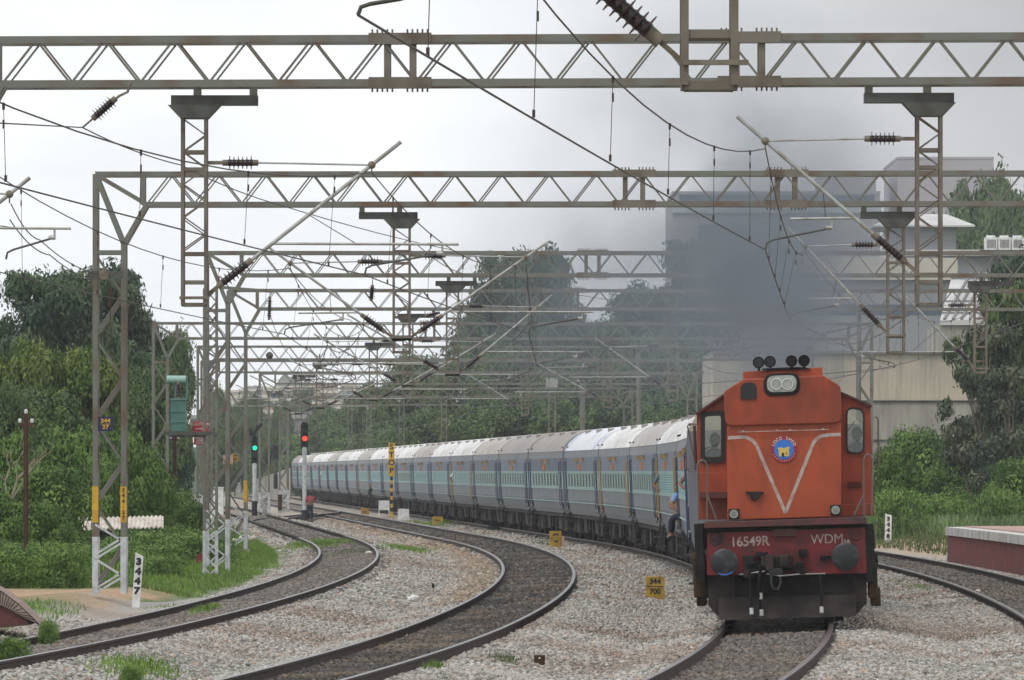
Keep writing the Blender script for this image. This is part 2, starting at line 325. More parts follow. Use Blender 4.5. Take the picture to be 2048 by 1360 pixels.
# ---------------------------------------------------------------- ballast stones
def stones(n, y0, y1, o0, o1, size, rail_gap=True):
    Y = y0 + (y1 - y0) * RNG.random(n); O = o0 + (o1 - o0) * RNG.random(n)
    keep = np.ones(n, bool)
    inr = np.min(np.abs(O[:, None] - np.array([OFF[1], OFF[2], 0, OFF[4]])), axis=1)
    keep &= ~((inr > .78) & (inr < .95))
    keep &= ~((O < -12.0) & ((Y > 146) | (O < -13.2)) & (RNG.random(n) < np.clip((-12.0 - O) * 1.8, 0, 1)))
    Y, O, inr = Y[keep], O[keep], inr[keep]; n = len(Y)
    P3 = np.array([tp(y, o, gz(o)) for y, o in zip(Y, O)]); S = size * (.6 + .8 * RNG.random(n))
    base = np.array([(-1, -1, -.6), (1, -1, -.6), (1, 1, -.6), (-1, 1, -.6), (-.7, -.7, .8), (.8, -.6, .6), (.6, .8, .9), (-.8, .6, .5)]) * .5
    V = base[None] * S[:, None, None] * (1 + .5 * (RNG.random((n, 8, 3)) - .5)); V[:, :, 2] *= .75
    a = RNG.random(n) * 6.28; ca, sa = np.cos(a)[:, None], np.sin(a)[:, None]
    x, y = V[:, :, 0] * ca - V[:, :, 1] * sa, V[:, :, 0] * sa + V[:, :, 1] * ca
    tilt = (RNG.random(n)[:, None] - .5) * 1.2
    z = V[:, :, 2] + x * tilt
    V = np.stack([x, y, z], 2) + P3[:, None]; V[:, :, 2] += (.012 + .02 * RNG.random(n))[:, None]
    Fb = np.array([(0, 3, 2, 1), (4, 5, 6, 7), (0, 1, 5, 4), (1, 2, 6, 5), (2, 3, 7, 6), (3, 0, 4, 7)])
    F = (Fb[None] + 8 * np.arange(n)[:, None, None]).reshape(-1, 4)
    c = np.array([gcol(o, y, p[0]) for o, y, p in zip(O, Y, P3)])
    v = (.5 + .85 * RNG.random(n))[:, None]; c = c * v
    r = RNG.random(n); c[r < .05] = c[r < .05] * np.array([1.05, .78, .62]); c[r > .985] = np.array([.55, .54, .52])
    c[(inr < .8) & (r > .96)] = np.array([.22, .2, .18])
    return V.reshape(-1, 3), F, np.repeat(c, 8, 0)
parts = [stones(104000, 84, 144, -13.9, 7.6, .050), stones(52000, 140, 240, -12.6, 8.6, .060), stones(20000, 240, 440, -12.5, 7.5, .09)]
V = []; F = []; C = []; k = 0
for v, f, c in parts: V.append(v); F.append(f + k); C.append(c); k += len(v)
o = npmesh('ballast', np.concatenate(V), np.concatenate(F), M['stone'], cols=np.concatenate(C))
tag(o, 'loose grey and brown crushed stone ballast around the tracks', 'ballast', kind='stuff')
# ---------------------------------------------------------------- tracks
prof = [(-.07, -.172), (.07, -.172), (.07, -.16), (.012, -.14), (.012, -.05), (.036, -.035), (.036, -.003), (.03, 0), (-.03, 0), (-.036, -.003), (-.036, -.035), (-.012, -.05), (-.012, -.14), (-.07, -.16)]
def rail(path, parent):
    V = []; n = len(prof)
    for p, r in path:
        for a, c in prof: V.append(p + r * a + Vector((0, 0, c)))
    F = [(i * n + j, i * n + (j + 1) % n, (i + 1) * n + (j + 1) % n, (i + 1) * n + j) for i in range(len(path) - 1) for j in range(n)]
    b = MB(); b.add(V, F); b.m = [1 if (k % n) in (6, 7, 8, 9) else 0 for k in range(len(F))]
    b.build('rail', [M['rail_side'], M['rail_head']], parent)
sl = MB(); sl.prism([(-1.3, -.11), (-1.25, 0), (1.25, 0), (1.3, -.11)], -.12, .12)
sleeper_mesh = None
def track(offf, y0, y1, label, nparts=60, slz=-.21, cant=CANT):
    global sleeper_mesh
    t = thing('railway_track', label, 'railway track', group='curving broad gauge tracks')
    yy = list(np.arange(y0, min(y1, 280), 2.5)) + (list(np.arange(280, y1, 12.0)) if y1 > 280 else []) + [y1]
    for side in (-1, 1):
        path = []
        for y in yy:
            p = tp(y, offf(y) + side * .872); h = th(y)
            path.append((Vector((p.x, p.y, .03 + side * .872 * cant)), Vector((math.cos(h), -math.sin(h), 0))))
        rail(path, t)
    if sleeper_mesh is None:
        s0 = sl.build('sleeper', M['sleeper'], t); sleeper_mesh = s0.data; bpy.data.objects.remove(s0)
    y = max(y0, 84); k = 0
    while k < nparts and y < y1:
        s = link('sleeper', sleeper_mesh, t, tp(y, offf(y), slz + .03)); s.rotation_euler = (0, -cant, -th(y)); y += .62; k += 1
    rest = MB()
    while y < min(y1, 420):
        p = tp(y, offf(y), slz + .03); h = th(y); R = Matrix.Translation(p) @ Matrix.Rotation(-h, 4, 'Z') @ Matrix.Rotation(-cant, 4, 'Y')
        rest.box(-1.3, 1.3, -.12, .12, -.11, 0, R); y += .62
    if rest.v: tag(rest.build('sleeper', M['sleeper'], t), kind='stuff')
    cl = MB(); y = max(y0, 84)
    while y < min(y1, 175):
        for side in (-1, 1):
            for q in (-.095, .095):
                p = tp(y, offf(y) + side * .872 + q, -.125 + side * .872 * cant); cl.ball(p, .03, 5, 3, (1, 1.4, 1))
        y += .62
    if cl.v: tag(cl.build('rail_clip', M['rail_side'], t), kind='stuff')
    return t
ss = lambda a: max(0, min(1, a)) ** 2 * (3 - 2 * max(0, min(1, a)))
track(lambda y: OFF[1], 70, 480, 'leftmost track, its sleepers showing and grass growing between its rails', 100, -.118)
track(lambda y: OFF[2], 70, 760, 'empty track with dark bed just left of the train', 60)
track(lambda y: 0, 40, 900, 'track carrying the orange locomotive and its long train', 60)
track(lambda y: OFF[4], 70, 700, 'rusty track between the train and the red platform wall at right', 60, cant=.02)
track(lambda y: OFF[1] + 5.2 * ss((y - 372) / 85), 372, 457, 'short crossover track joining the two left tracks near the signal', 0)
track(lambda y: OFF[1] - 5.2 * ss((y - 480) / 120), 480, 700, 'far left track running off behind the gantry legs', 0)
# ---------------------------------------------------------------- gantries
def lat(b, p0, p1, ux, w, nseg, t=.035, phase=0, flip=False, double=0):
    """zigzag lacing between two chords p0->p1 with the second chord offset by vector ux"""
    for i in range(nseg):
        a, c = p0.lerp(p1, i / nseg), p0.lerp(p1, (i + 1) / nseg)
        if (i % 2 == 0) != flip: b.bar(a, c + ux, t, t * .8)
        else: b.bar(a + ux, c, t, t * .8)
        if double and ((i % 2 == 0) != flip):
            q = (p1 - p0).normalized() * double; b.bar(a + q, c + ux + q, t, t * .8)
def gantry(d, xl, xr, label, ztop=8.27, zbot=7.68, zl=0.0, zr=-.2, splices=(), left=True, right=True, hdg=None, yellow=False, m=None):
    g = thing('portal_gantry', label, 'gantry', (0, 0, 0), 0, 'lattice steel gantries spanning the tracks')
    m = m or M['steel']; sl_ = math.tan(-(hdg if hdg is not None else th(d)))
    def pt(x, z, q=0): return Vector((x, d + (x - tx(d)) * sl_ * 1.0 + q, z))
    b = MB(); x0 = xl if left else xl; x1 = xr
    W = .55
    for q in (-W / 2, W / 2):
        b.bar(pt(x0, ztop, q), pt(x1, ztop, q), .075, .10); b.bar(pt(x0 + (1.0 if left else 0), zbot, q), pt(x1 - (1.0 if right else 0), zbot, q), .075, .10)
    b.build('boom_chord', m, g)
    b = MB(); xa, xb = x0 + (1.0 if left else 0), x1 - (1.0 if right else 0); ns = int(round((xb - xa) / .47)); ns += ns % 2
    lat(b, pt(xa, zbot, -W / 2), pt(xb, zbot, -W / 2), Vector((0, 0, ztop - zbot)), 0, ns, .036)
    lat(b, pt(xa + .035, zbot, W / 2), pt(xb + .035, zbot, W / 2), Vector((0, 0, ztop - zbot)), 0, ns, .03)
    lat(b, pt(xa, zbot, -W / 2), pt(xb, zbot, -W / 2), Vector((0, W, 0)), 0, ns // 2 * 2, .03)
    b.build('boom_lacing', m, g)
    for xs in splices:
        b = MB()
        for q in (-.17, .17):
            b.bar(pt(xs + q, zbot), pt(xs + q, ztop), .09, W)
        for z in (zbot, ztop):
            b.bar(pt(xs - .42, z, -W / 2 - .04), pt(xs + .42, z, -W / 2 - .04), .03, .15)
            s2 = 1 if z == ztop else -1
            for k in range(12):
                if k in (5, 6): continue
                x = xs - .37 + k * .067; b.bar(pt(x, z + s2 * .07, -W / 2), pt(x, z + s2 * .125, -W / 2), .025)
        b.build('boom_splice', M['steel_rusty'], g)
    for side, on, xo, zb in ((1, left, xl, zl), (-1, right, xr, zr)):
        if not on: continue
        xi = xo + side * .55
        b = MB(); yj = 6.9
        for q in (-W / 2, W / 2):
            b.bar(pt(xo, 1.75, q), pt(xo, ztop, q), .10, .09, Vector((0, 1, 0))); b.bar(pt(xi, 1.75, q), pt(xi, yj, q), .10, .09, Vector((0, 1, 0)))
            b.bar(pt(xo, ztop, q), pt(xi, yj, q), .09); b.bar(pt(xi, yj, q), pt(xo + side * 1.0, zbot, q), .09)
            b.bar(pt(xo, ztop, q), pt(xo + side * 1.0, zbot, q), .08); b.bar(pt(xo + side * .92, zbot, q), pt(xo + side * .92, ztop, q), .09)
            b.bar(pt(xo, yj - .15, q), pt(xi, yj - .15, q), .08)
        col = b.build('column', m, g)
        b = MB()
        for q in (-W / 2, W / 2): lat(b, pt(xo, .2, q), pt(xo, 6.7, q), Vector((side * .55, 0, 0)), 0, 8, .04, double=.09)
        for xx in (xo, xi): lat(b, pt(xx, .2, -W / 2), pt(xx, 6.7, -W / 2), Vector((0, W, 0)), 0, 12, .04)
        b.build('lacing', m, col)
        b = MB()
        for q in (-W / 2, W / 2):
            for xx in (xo, xi): b.bar(pt(xx, zb, q), pt(xx, 1.75, q), .108, .098, Vector((0, 1, 0)))
        lat(b, pt(xo, zb, -W / 2 - .02), pt(xo, 1.46, -W / 2 - .02), Vector((side * .55, 0, 0)), 0, 4, .045, double=.09)
        # repaint: white foot is 1.0 m, yellow band above it
        o2 = b.build('column_foot', m, g); bb = MB()
        for q in (-W / 2, W / 2):
            for xx in (xo, xi): bb.bar(pt(xx, zb, q), pt(xx, 1.22, q), .114, .104, Vector((0, 1, 0)))
        lat(bb, pt(xo, zb, -W / 2 - .03), pt(xo, 1.46, -W / 2 - .03), Vector((side * .55, 0, 0)), 0, 4, .05, double=.09)
        bb.build('whitewashed_base', M['alu_white'], o2)
        if yellow:
            for xx in (xo, xi): bb = MB(); bb.bar(pt(xx, 1.5, -W / 2), pt(xx, 2.2, -W / 2), .118, .106, Vector((0, 1, 0))); bb.build('yellow_band', M['yellow'], o2)
        if zb > .1: continue
        f = MB(); f.box(min(xo, xi) - .12, max(xo, xi) + .12, pt(xo, 0).y - .4, pt(xo, 0).y + .4, zb - .6, zb + .02); f.build('footing', M['concrete'], g)
    return g, pt
GY = {0: 43.3, 1: 98.7, 2: 143.7, 3: 196.0, 4: 237, 5: 290, 6: 344, 7: 389, 8: 440, 9: 492, 10: 548}
def X(px, k): return (px - CX) * GY[k] / K
gan = {}
gan[1] = gantry(GY[1], X(-150, 1), 14.5, 'nearest gantry boom, spanning the whole picture at the top with two bolted splices', splices=(X(800, 1), X(1497, 1)), zl=-.1)
gan[2] = gantry(GY[2], X(190, 2), 15.0, 'second gantry, its left column bearing a blue and yellow number plate', splices=(X(1268, 2), X(1572, 2)), zl=.12, yellow=True)
gan[3] = gantry(GY[3], X(414, 3), 15.2, 'third gantry, its left column beside the green transformer mast', splices=(X(1185, 3),), zl=-.2)
gan[4] = gantry(GY[4], X(458, 4), 18.4, 'fourth gantry, its slim left column just right of the transformer mast', splices=(X(1065, 4), X(1145, 4)), zl=0, yellow=True)
gan[5] = gantry(GY[5], X(309, 5), X(1745, 5), 'fifth gantry, wider than the others, its left column behind the corrugated shed', splices=(X(860, 5),), zl=.05, zr=.0)
gan[6] = gantry(GY[6], X(397, 6), 14.0, 'sixth gantry back, a ball hanging by its boom', splices=())
gan[7] = gantry(GY[7], X(404, 7), 12.0, 'seventh gantry back, above the red signal light', splices=())
gan[8] = gantry(GY[8], X(520, 8), 11.0, 'eighth gantry back, partly lost among far wires')
gan[9] = gantry(GY[9], X(560, 9), 8.0, 'ninth gantry back, thin against the town on the hill', ztop=8.0, zbot=7.45)
gan[10] = gantry(GY[10], X(560, 10), 5.0, 'most distant gantry, small and faint above the train end', ztop=7.9, zbot=7.4)
# plates on gantry two
g2, pt2 = gan[2]
b = MB(); c = P(211, 848, GY[2] - .35); b.box(c.x - .145, c.x + .145, c.y - .01, c.y + .01, c.z - .14, c.z + .14)
pl = b.build('number_plate', M['blue_sign'], g2)
text('344', .078, M['yellow'], 'lettering', pl, (c.x, c.y - .014, c.z + .06), bold=.004, sx=1.15); text('27', .078, M['yellow'], 'lettering', pl, (c.x, c.y - .014, c.z - .06), bold=.004, sx=1.15)
b = MB(); b.box(c.x - .10, c.x + .10, c.y - .014, c.y - .008, c.z - .004, c.z + .004); b.build('rule', M['yellow'], pl)
for i, ch in enumerate('344-27'):
    text(ch, .075, M['black'], 'lettering', g2, (X(190, 2) + .55, GY[2] + (X(190, 2) + .55 - tx(GY[2])) * math.tan(-th(GY[2])) - .275 - .056, 2.13 - i * .108), bold=.003)
# ---------------------------------------------------------------- drop arms and cantilevers
def insulator(parent, a, b_, r=.085, nshed=6, name='insulator', caps=True):
    a, b_ = Vector(a), Vector(b_); d = b_ - a; L = d.length; d /= L
    pts = []; rr = []
    n = nshed * 4
    for i in range(n + 1):
        ph = i % 4; pts.append(a + d * (L * (.14 + .72 * i / n))); rr.append(r if ph == 2 else (r * .45 if ph in (0,) else r * .42))
    # sharpen sheds
    p2 = []; r2 = []
    for i in range(nshed):
        t0 = .14 + .72 * (i + .5) / nshed; big = r * (1.12 if i in (0, nshed - 1) else 1)
        for dt, q in ((-.45, .50), (-.16, .56), (-.07, 1), (.07, 1), (.16, .56), (.45, .50)):
            p2.append(a + d * L * (t0 + dt * .72 / nshed)); r2.append(big * q if q > .9 else r * q)
    mb = MB(); mb.tube(p2, r2, 14); o = mb.build(name, M['porcelain'], parent, smooth=True)
    for e0, e1 in ((a, a + d * L * .15), (b_ - d * L * .15, b_)): mb = MB(); mb.tube([e0, e1], r * .5, 10); mb.build('end_cap', M['cap'], o, smooth=True)
    return o
def droparm(d, xc, w, zb, zt, label, base_dx=(-.1, 1.0), m=None, grp='drop arms hanging from the gantry booms', plate=True, yy=None):
    m = m or M['steel_rusty']; y = yy if yy is not None else d + (xc - tx(d)) * math.tan(-th(d))
    t = thing('drop_arm', label, 'drop arm', (xc, y, 0), 0, grp)
    b = MB(); h = w / 2; dp = .3; zp = zt - .43 if plate else zt
    for x in (-h, h):
        for q in (-dp / 2, dp / 2): b.bar((x, q, zb), (x, q, zp), .045, .05, Vector((0, 1, 0)))
    for z in (zb, zb + .3, zb + .68, zp - .68, zp - .45):
        for q in (-dp / 2, dp / 2): b.bar((-h, q, z), (h, q, z), .02, .05)
        b.bar((-h, -dp / 2, z), (-h, dp / 2, z), .04); b.bar((h, -dp / 2, z), (h, dp / 2, z), .04)
    b.build('frame', m, t)
    b = MB(); n = max(4, int((zp - zb - .7) / .24)); n += n % 2
    for q in (-dp / 2, dp / 2): lat(b, Vector((-h, q, zb + .7 + (.05 if q > 0 else 0))), Vector((-h, q, zp)), Vector((w, 0, 0)), 0, n, .022)
    for x in (-h, h): lat(b, Vector((x, -dp / 2, zb + .7)), Vector((x, -dp / 2, zp)), Vector((0, dp, 0)), 0, n, .022)
    b.build('lacing', m, t)
    if plate:
        b = MB(); b.prism([(-h - .03, zp), (h + .03, zp), (h + .2, zp + .18), (-h - .2, zp + .18)], -dp / 2 - .04, dp / 2 + .04); b.build('gusset', M['steel_dark'], t)
        a0, a1 = base_dx; b = MB(); b.box(a0, a1, -.16, .16, zp + .18, zp + .31); b.build('mounting_beam', M['steel_dark'], t)
        for x in (a0 + .3 if abs(a0) > .5 else a0 + .35, a1 - .06) if a1 > -a0 else (a0 + .06, a1 - .35): b = MB(); b.box(x - .05, x + .05, -.12, .12, zp + .31, zt + .02); b.build('hanger', M['steel'], t)
    return t, y
def cantilever(y, xa, side, cx_, cz, wx, wz, foot, label, reg=None, grp='insulated cantilever brackets carrying the overhead wires', scale=1.0, extra=.5, stay=True):
    """xa drop arm face x; side -1 reaches left, +1 right; (cx_,cz) messenger clamp; (wx,wz) contact wire; foot z of the raked tube"""
    t = thing('cantilever_bracket', label, 'bracket', (0, 0, 0), 0, grp)
    f = Vector((xa, y, foot)); c = Vector((cx_, y, cz + .10)); d = (c - f); L = d.length; d.normalize()
    b = MB(); b.bar(f, f + d * .22, .06, .05); b.bar((xa - side * .35, y - .17, foot - .03), (xa + side * .05, y - .17, foot - .03), .04); b.build('foot_hinge', M['cap'], t)
    insulator(t, f + d * .2, f + d * .78, .092 * scale, 7)
    b = MB(); b.tube([f + d * .74, c + d * extra], .027, 10); b.build('raked_tube', M['tube'], t, smooth=True)
    if stay:
        s0 = Vector((xa, y, cz + .13)); s1 = s0 + Vector((side * .22, 0, 0)); s2 = s1 + Vector((side * .48, 0, 0))
        b = MB(); b.bar(s0, s1, .03, .05); b.build('stay_hinge', M['cap'], t)
        insulator(t, s1, s2, .085 * scale, 6)
        b = MB(); b.tube([s2, c], .013, 8); b.build('stay_tube', M['tube'], t)
    b = MB(); b.ball(c, .055, 8, 6); b.bar(c + Vector((0, 0, -.02)), (cx_, y, cz - .02), .02); b.build('clamp', M['cap'], t)
    # register tube
    tt = (wz + .42 - foot) / (d.z * L); r0 = f + d * L * tt; end = Vector((wx + side * (-.0) - side * .0, y, wz + .38))
    far = Vector((r0.x - side * 0, y, r0.z))
    rx = reg if reg is not None else wx + side * 1.1
    if side * (rx - r0.x) < .2: rx = r0.x + side * .8
    b = MB(); b.tube([r0, Vector((rx, y, r0.z - .01))], .018, 8); b.build('register_tube', M['tube'], t)
    # steady arm comes back from a dropper bracket near the outer end of the register tube, or from its inner end
    q = Vector((rx - side * .22, y, r0.z)) if abs(rx - wx) > .6 else Vector((r0.x + side * .3, y, r0.z))
    b = MB(); b.tube([q, q - Vector((0, 0, .16))], .014, 6); b.tube([q - Vector((0, 0, .13)), q - Vector((math.copysign(.08, q.x - wx), 0, .13))], .03, 8); b.build('drop_bracket', M['tube'], t)
    sgn = math.copysign(1, q.x - wx)
    b = MB(); b.tube([q - Vector((0, 0, .13)), (wx + sgn * .10, y, wz + .13), (wx + sgn * .02, y, wz + .09), (wx, y, wz)], .016, 6); b.build('steady_arm', M['steel_dark'], t)
    b = MB(); m_ = f.lerp(c, .62); b.tube([m_, Vector((r0.x + (rx - r0.x) * .45, y, r0.z))], .006, 5); b.build('support_wire', M['wire'], t)
    return t
DA = 'drop arm '
# gantry 0, nearest: only the foot of its drop arm and one bracket insulator are in frame
d0 = GY[0]; xa0 = (1418 - CX) * d0 / K; _, y0 = droparm(d0, xa0, .29, 4.75, 8.0, 'nearest drop arm, cut off by the top edge of the picture', yy=d0, plate=False)
t = thing('cantilever_bracket', 'large dark insulator hanging in from the top edge beside the nearest drop arm', 'bracket', group='insulated cantilever brackets carrying the overhead wires')
f = P(1372, 130, d0); e = P(1205, -20, d0); dd = (e - f).normalized()
b = MB(); b.bar(f, f + dd * .24, .035, .03); b.box(f.x - .02, f.x + .36, y0 - .20, y0 - .16, f.z - .01, f.z + .02); b.build('foot_hinge', M['cap'], t)
insulator(t, f + dd * .2, f + dd * .85, .088, 9)
b = MB(); b.tube([f + dd * .84, f + dd * 2.6], .025); b.build('raked_tube', M['tube'], t)
b = MB(); b.tube([P(1000, -60, d0), P(800, -2, d0), P(740, 8, d0), P(722, 14, d0), P(716, 30, d0)], .013, 8); b.build('steady_arm', M['steel_dark'], t)
def arms(k, px, py_bot, lab, side='LR', lc=None, rc=None, w=.31, bd=None, zt=7.65, labs=('', ''), base_dx=None):
    d = GY[k]; s = K / d; xc = (px - CX) / s; zb = CH + (HY - py_bot) / s
    t, y = droparm(d, xc, w, zb, zt, lab, base_dx or (-.33, .88))
    out = []
    for sd, cc, lb in ((-1, lc, labs[0]), (1, rc, labs[1])):
        if cc is None: continue
        (cpx, cpy), (wpx, wpy), fpy, rpx = cc
        cx_, cz = (cpx - CX) / s, CH + (HY - cpy) / s; wx, wz = (wpx - CX) / s, CH + (HY - wpy) / s
        cantilever(y, xc + sd * w / 2, sd, cx_, cz, wx, wz, CH + (HY - fpy) / s, lb, None if rpx is None else (rpx - CX) / s)
        out.append((Vector((cx_, y, cz)), Vector((wx, y, wz))))
    return out
W1, W2, W3, W4 = [], [], [], []
W3.append((Vector((-.86, d0, 6.75)), P(716, 30, d0)))
r = arms(1, 386, 608, 'tall rusty drop arm at upper left under the nearest boom', rc=((742, 342), (728, 548), 590, 917), labs=('', 'long bracket reaching up right from the tall drop arm at upper left'), base_dx=(-.31, .85)); W2.append(r[0])
r = arms(1, 1856, 610, 'rusty drop arm at upper right under the nearest boom', lc=((1530, 298), (1530, 500), 545, 1580), labs=('bracket reaching up left from the rusty drop arm at upper right', ''), base_dx=(-.86, .33)); W3.append(r[0])
# far left bracket of the nearest gantry, its drop arm outside the frame
t1 = cantilever(GY[1] - .3, X(-160, 1), 1, X(22, 1), P(0, 405, GY[1]).z, X(15, 1), P(0, 520, GY[1]).z, 5.2, 'bracket end poking in at the left edge of the picture', X(145, 1), extra=.35)
W1.append((P(-45, 325, GY[1]), P(-40, 535, GY[1])))
r = arms(2, 803, 704, 'drop arm under the second boom, left of the middle of the picture', lc=((580, 536), (568, 668), 676, 596), rc=((1052, 524), (1057, 666), 676, 1187), labs=('bracket reaching left from the middle drop arm of the second gantry', 'bracket reaching up right from the middle drop arm of the second gantry'), base_dx=(-.83, .31)); W1.append(r[0]); W2.append(r[1])
r = arms(2, 1791, 705, 'drop arm under the second boom, above right of the locomotive', lc=((1610, 503), (1580, 640), 668, 1614), labs=('bracket left of the drop arm above right of the locomotive', ''), base_dx=(-.68, .42)); W3.append(r[0])
r = arms(3, 905, 770, 'drop arm under the third boom, over the middle of the train', lc=((727, 656), (712, 758), 748, None), rc=((1075, 622), (1075, 735), 748, 1170), labs=('bracket reaching left from the third gantry drop arm', 'bracket reaching right from the third gantry drop arm'), base_dx=(-.45, .65)); W1.append(r[0]); W2.append(r[1])
r = arms(3, 1961, 745, 'drop arm under the third boom, in front of the tree at far right', lc=((1830, 620), (1790, 735), 735, None), labs=('bracket reaching left in front of the tree at far right', '')); W3.append(r[0])
r = arms(4, 816, 790, 'drop arm under the fourth boom, directly below the middle one', lc=((655, 690), (650, 775), 770, None), rc=((965, 690), (965, 775), 770, None), labs=('left bracket of the fourth gantry drop arm', 'right bracket of the fourth gantry drop arm')); W1.append(r[0]); W2.append(r[1])
r = arms(4, 1345, 800, 'drop arm of the fourth boom, hidden in the smoke', lc=((1215, 700), (1210, 780), 780, None), labs=('bracket veiled by smoke on the fourth gantry', ''))
W3.append(r[0])
r = arms(5, 747, 814, 'slim drop arm under the fifth boom, above the STOP post', lc=((600, 735), (592, 800), 800, None), rc=((880, 735), (878, 800), 800, None), labs=('left bracket of the slim drop arm above the STOP post', 'right bracket of the slim drop arm above the STOP post')); W1.append(r[0]); W2.append(r[1])
r = arms(5, 1215, 814, 'drop arm standing against the dark trees above the coach roofs', lc=((1090, 740), (1085, 805), 800, None), labs=('bracket against the dark trees above the coach roofs', '')); W3.append(r[0])
r = arms(6, 640, 830, 'drop arm right above the STOP post and left of the dark trees', lc=((520, 765), (515, 815), 815, None), rc=((765, 765), (762, 815), 815, None), labs=('left bracket near the red signal head', 'right bracket near the red signal head')); W1.append(r[0]); W2.append(r[1])
r = arms(6, 1050, 830, 'drop arm of the sixth gantry before the wooded bank', lc=((955, 765), (950, 815), 815, None), labs=('bracket of the sixth gantry before the wooded bank', '')); W3.append(r[0])
r = arms(7, 598, 838, 'drop arm just above the red signal head', lc=((490, 782), (487, 828), 826, None), rc=((705, 782), (703, 828), 826, None), labs=('left bracket of the drop arm just above the red signal', 'right bracket of the drop arm just above the red signal')); W1.append(r[0]); W2.append(r[1])
for k in (8, 9, 10):
    for W, o in ((W1, OFF[1]), (W2, OFF[2]), (W3, 0)):
        p = tp(GY[k], o); W.append((p + Vector((0, 0, 6.4)), p + Vector((0, 0, 5.2))))
W3.insert(-3, (tp(GY[7], 0, 6.5), tp(GY[7], 0, 5.3)))
for k in range(0, 7):
    p = tp(GY[k], OFF[4] - .2 + (1.6 if k == 0 else 0)); W4.append((p + Vector((0, 0, 6.7)), p + Vector((0, 0, 5.4))))
W2.insert(0, (Vector((-6.5, d0, 6.6)), Vector((-6.4, d0, 5.1))))
W1.insert(0, (Vector((-12, 55, 6.3)), Vector((-12, 55, 5.0))))
def catenary(W, label, sag=.62):
    W = sorted(W, key=lambda q: q[0].y)
    t = thing('overhead_wire', label, 'overhead wire', group='catenary wires over the tracks')
    mw = []; cw = []; dr = MB()
    for (a, ca), (b_, cb) in zip(W[:-1], W[1:]):
        L = (b_ - a).length; n = 14 if L < 80 else 10; sg = sag * (L / 50) ** 2
        for i in range(n): u = i / n; p = a.lerp(b_, u); p.z -= 4 * sg * u * (1 - u); mw.append(p); q = ca.lerp(cb, u); q.z -= .03 * 4 * u * (1 - u); cw.append(q)
        nd = max(3, int(L / 8.2))
        for i in range(nd):
            u = (i + .5) / nd; p = a.lerp(b_, u); p.z -= 4 * sg * u * (1 - u); q = ca.lerp(cb, u)
            dr.tube([p, q], .0035 if p.y < 250 else .006, 4, False); dr.box(p.x - .012, p.x + .012, p.y - .02, p.y + .02, p.z - .05, p.z + .015); dr.tube([p - Vector((0, 0, .14)), p - Vector((0, 0, .22))], .010, 4)
            dr.box(q.x - .012, q.x + .012, q.y - .02, q.y + .02, q.z - .01, q.z + .05)
    mw.append(W[-1][0]); cw.append(W[-1][1])
    b = MB(); b.tube(mw, [.0085 if p.y < 200 else .014 for p in mw], 6); b.build('messenger_wire', M['wire'], t)
    b = MB(); b.tube(cw, [.0085 if p.y < 200 else .014 for p in cw], 6); b.build('contact_wire', M['wire'], t)
    tag(dr.build('dropper', M['wire'], t), kind='stuff'); return t
catenary(W1, 'overhead wires above the leftmost track'); catenary(W2, 'overhead wires above the empty middle track')
catenary(W3, 'overhead wires above the train, falling from the top edge'); catenary(W4, 'overhead wires above the platform track at right')
def wire(pts, label, r=.009, sag=0, name='loose_wire'):
    out = []
    for a, b_ in zip(pts[:-1], pts[1:]):
        for i in range(8): u = i / 8; p = Vector(a).lerp(Vector(b_), u); p.z -= 4 * sag * u * (1 - u); out.append(p)
    out.append(Vector(pts[-1])); b = MB(); b.tube(out, r, 6); return tag(b.build(name, M['wire']), label, 'wire', 'anchoring and jumper wires')
# anchored wire with insulator from the first boom
t = thing('strain_insulator', 'dark ribbed insulator hanging from the underside of the nearest boom at upper left', 'insulator', group='insulators strung in the anchoring wires')
insulator(t, P(232, 196, GY[1]), P(185, 238, GY[1]), .088, 7)
b = MB(); b.tube([P(262, 165, GY[1]), P(255, 184, GY[1]), P(238, 192, GY[1]), P(232, 197, GY[1])], .018); b.tube([P(186, 237, GY[1]), P(165, 255, GY[1])], .014); b.build('shackle', M['cap'], t)
wire([P(165, 255, GY[1]), P(-60, 243, 70)], 'wire running left from the hanging insulator to the edge')
wire([P(165, 255, GY[1]), P(362, 330, 112), P(560, 410, 130), P(905, 500, 170)], 'wire falling right from the hanging insulator towards the third gantry', sag=.05)
wire([P(22, 408, GY[1]), P(80, 480, 112), P(195, 546, GY[2] - .3)], 'messenger wire ending at the second gantry left column', sag=.1)
wire([P(20, 440, GY[1]), P(100, 510, 115), P(200, 558, GY[2] - .3)], 'contact wire ending at the second gantry left column', sag=.1)
wire([P(577, 536, GY[2]), P(700, 640, 200), P(815, 700, 260), P(640, 780, 344)], 'long jumper wire crossing the middle distance', sag=.2)
wire([P(835, 490, GY[2]), P(1000, 545, 180), P(1345, 600, 260)], 'thin wire passing over the trees in the middle', sag=.3)
wire([P(535, 615, GY[3]), P(620, 700, 260), P(740, 720, 300)], 'slack wire below the hanging post insulator', sag=.8)
for (a, c, lab) in (((745, 570), (742, 602), 'small hanging insulator beside the second gantry drop arm'), ((540, 594), (538, 640), 'hanging insulator on a short arm by the third gantry'),
                    ((858, 510), (885, 515), 'second stay insulator right of the middle drop arm'), ((850, 632), (880, 625), 'small inclined insulator on the fourth gantry')):
    t = thing('strain_insulator', lab, 'insulator', group='insulators strung in the anchoring wires'); d = GY[2] + 8 if c[1] < 605 else GY[3]
    insulator(t, P(*a, d), P(*c, d), .075, 7); b = MB(); b.tube([P(*a, d), P(a[0], a[1] - 12, d)], .01); b.build('shackle', M['cap'], t)
b = MB(); b.bar(P(446, 575, GY[3] - .4), P(546, 583, GY[3] - .4), .06, .08); b.build('outrigger_arm', M['steel'], gan[3][0])
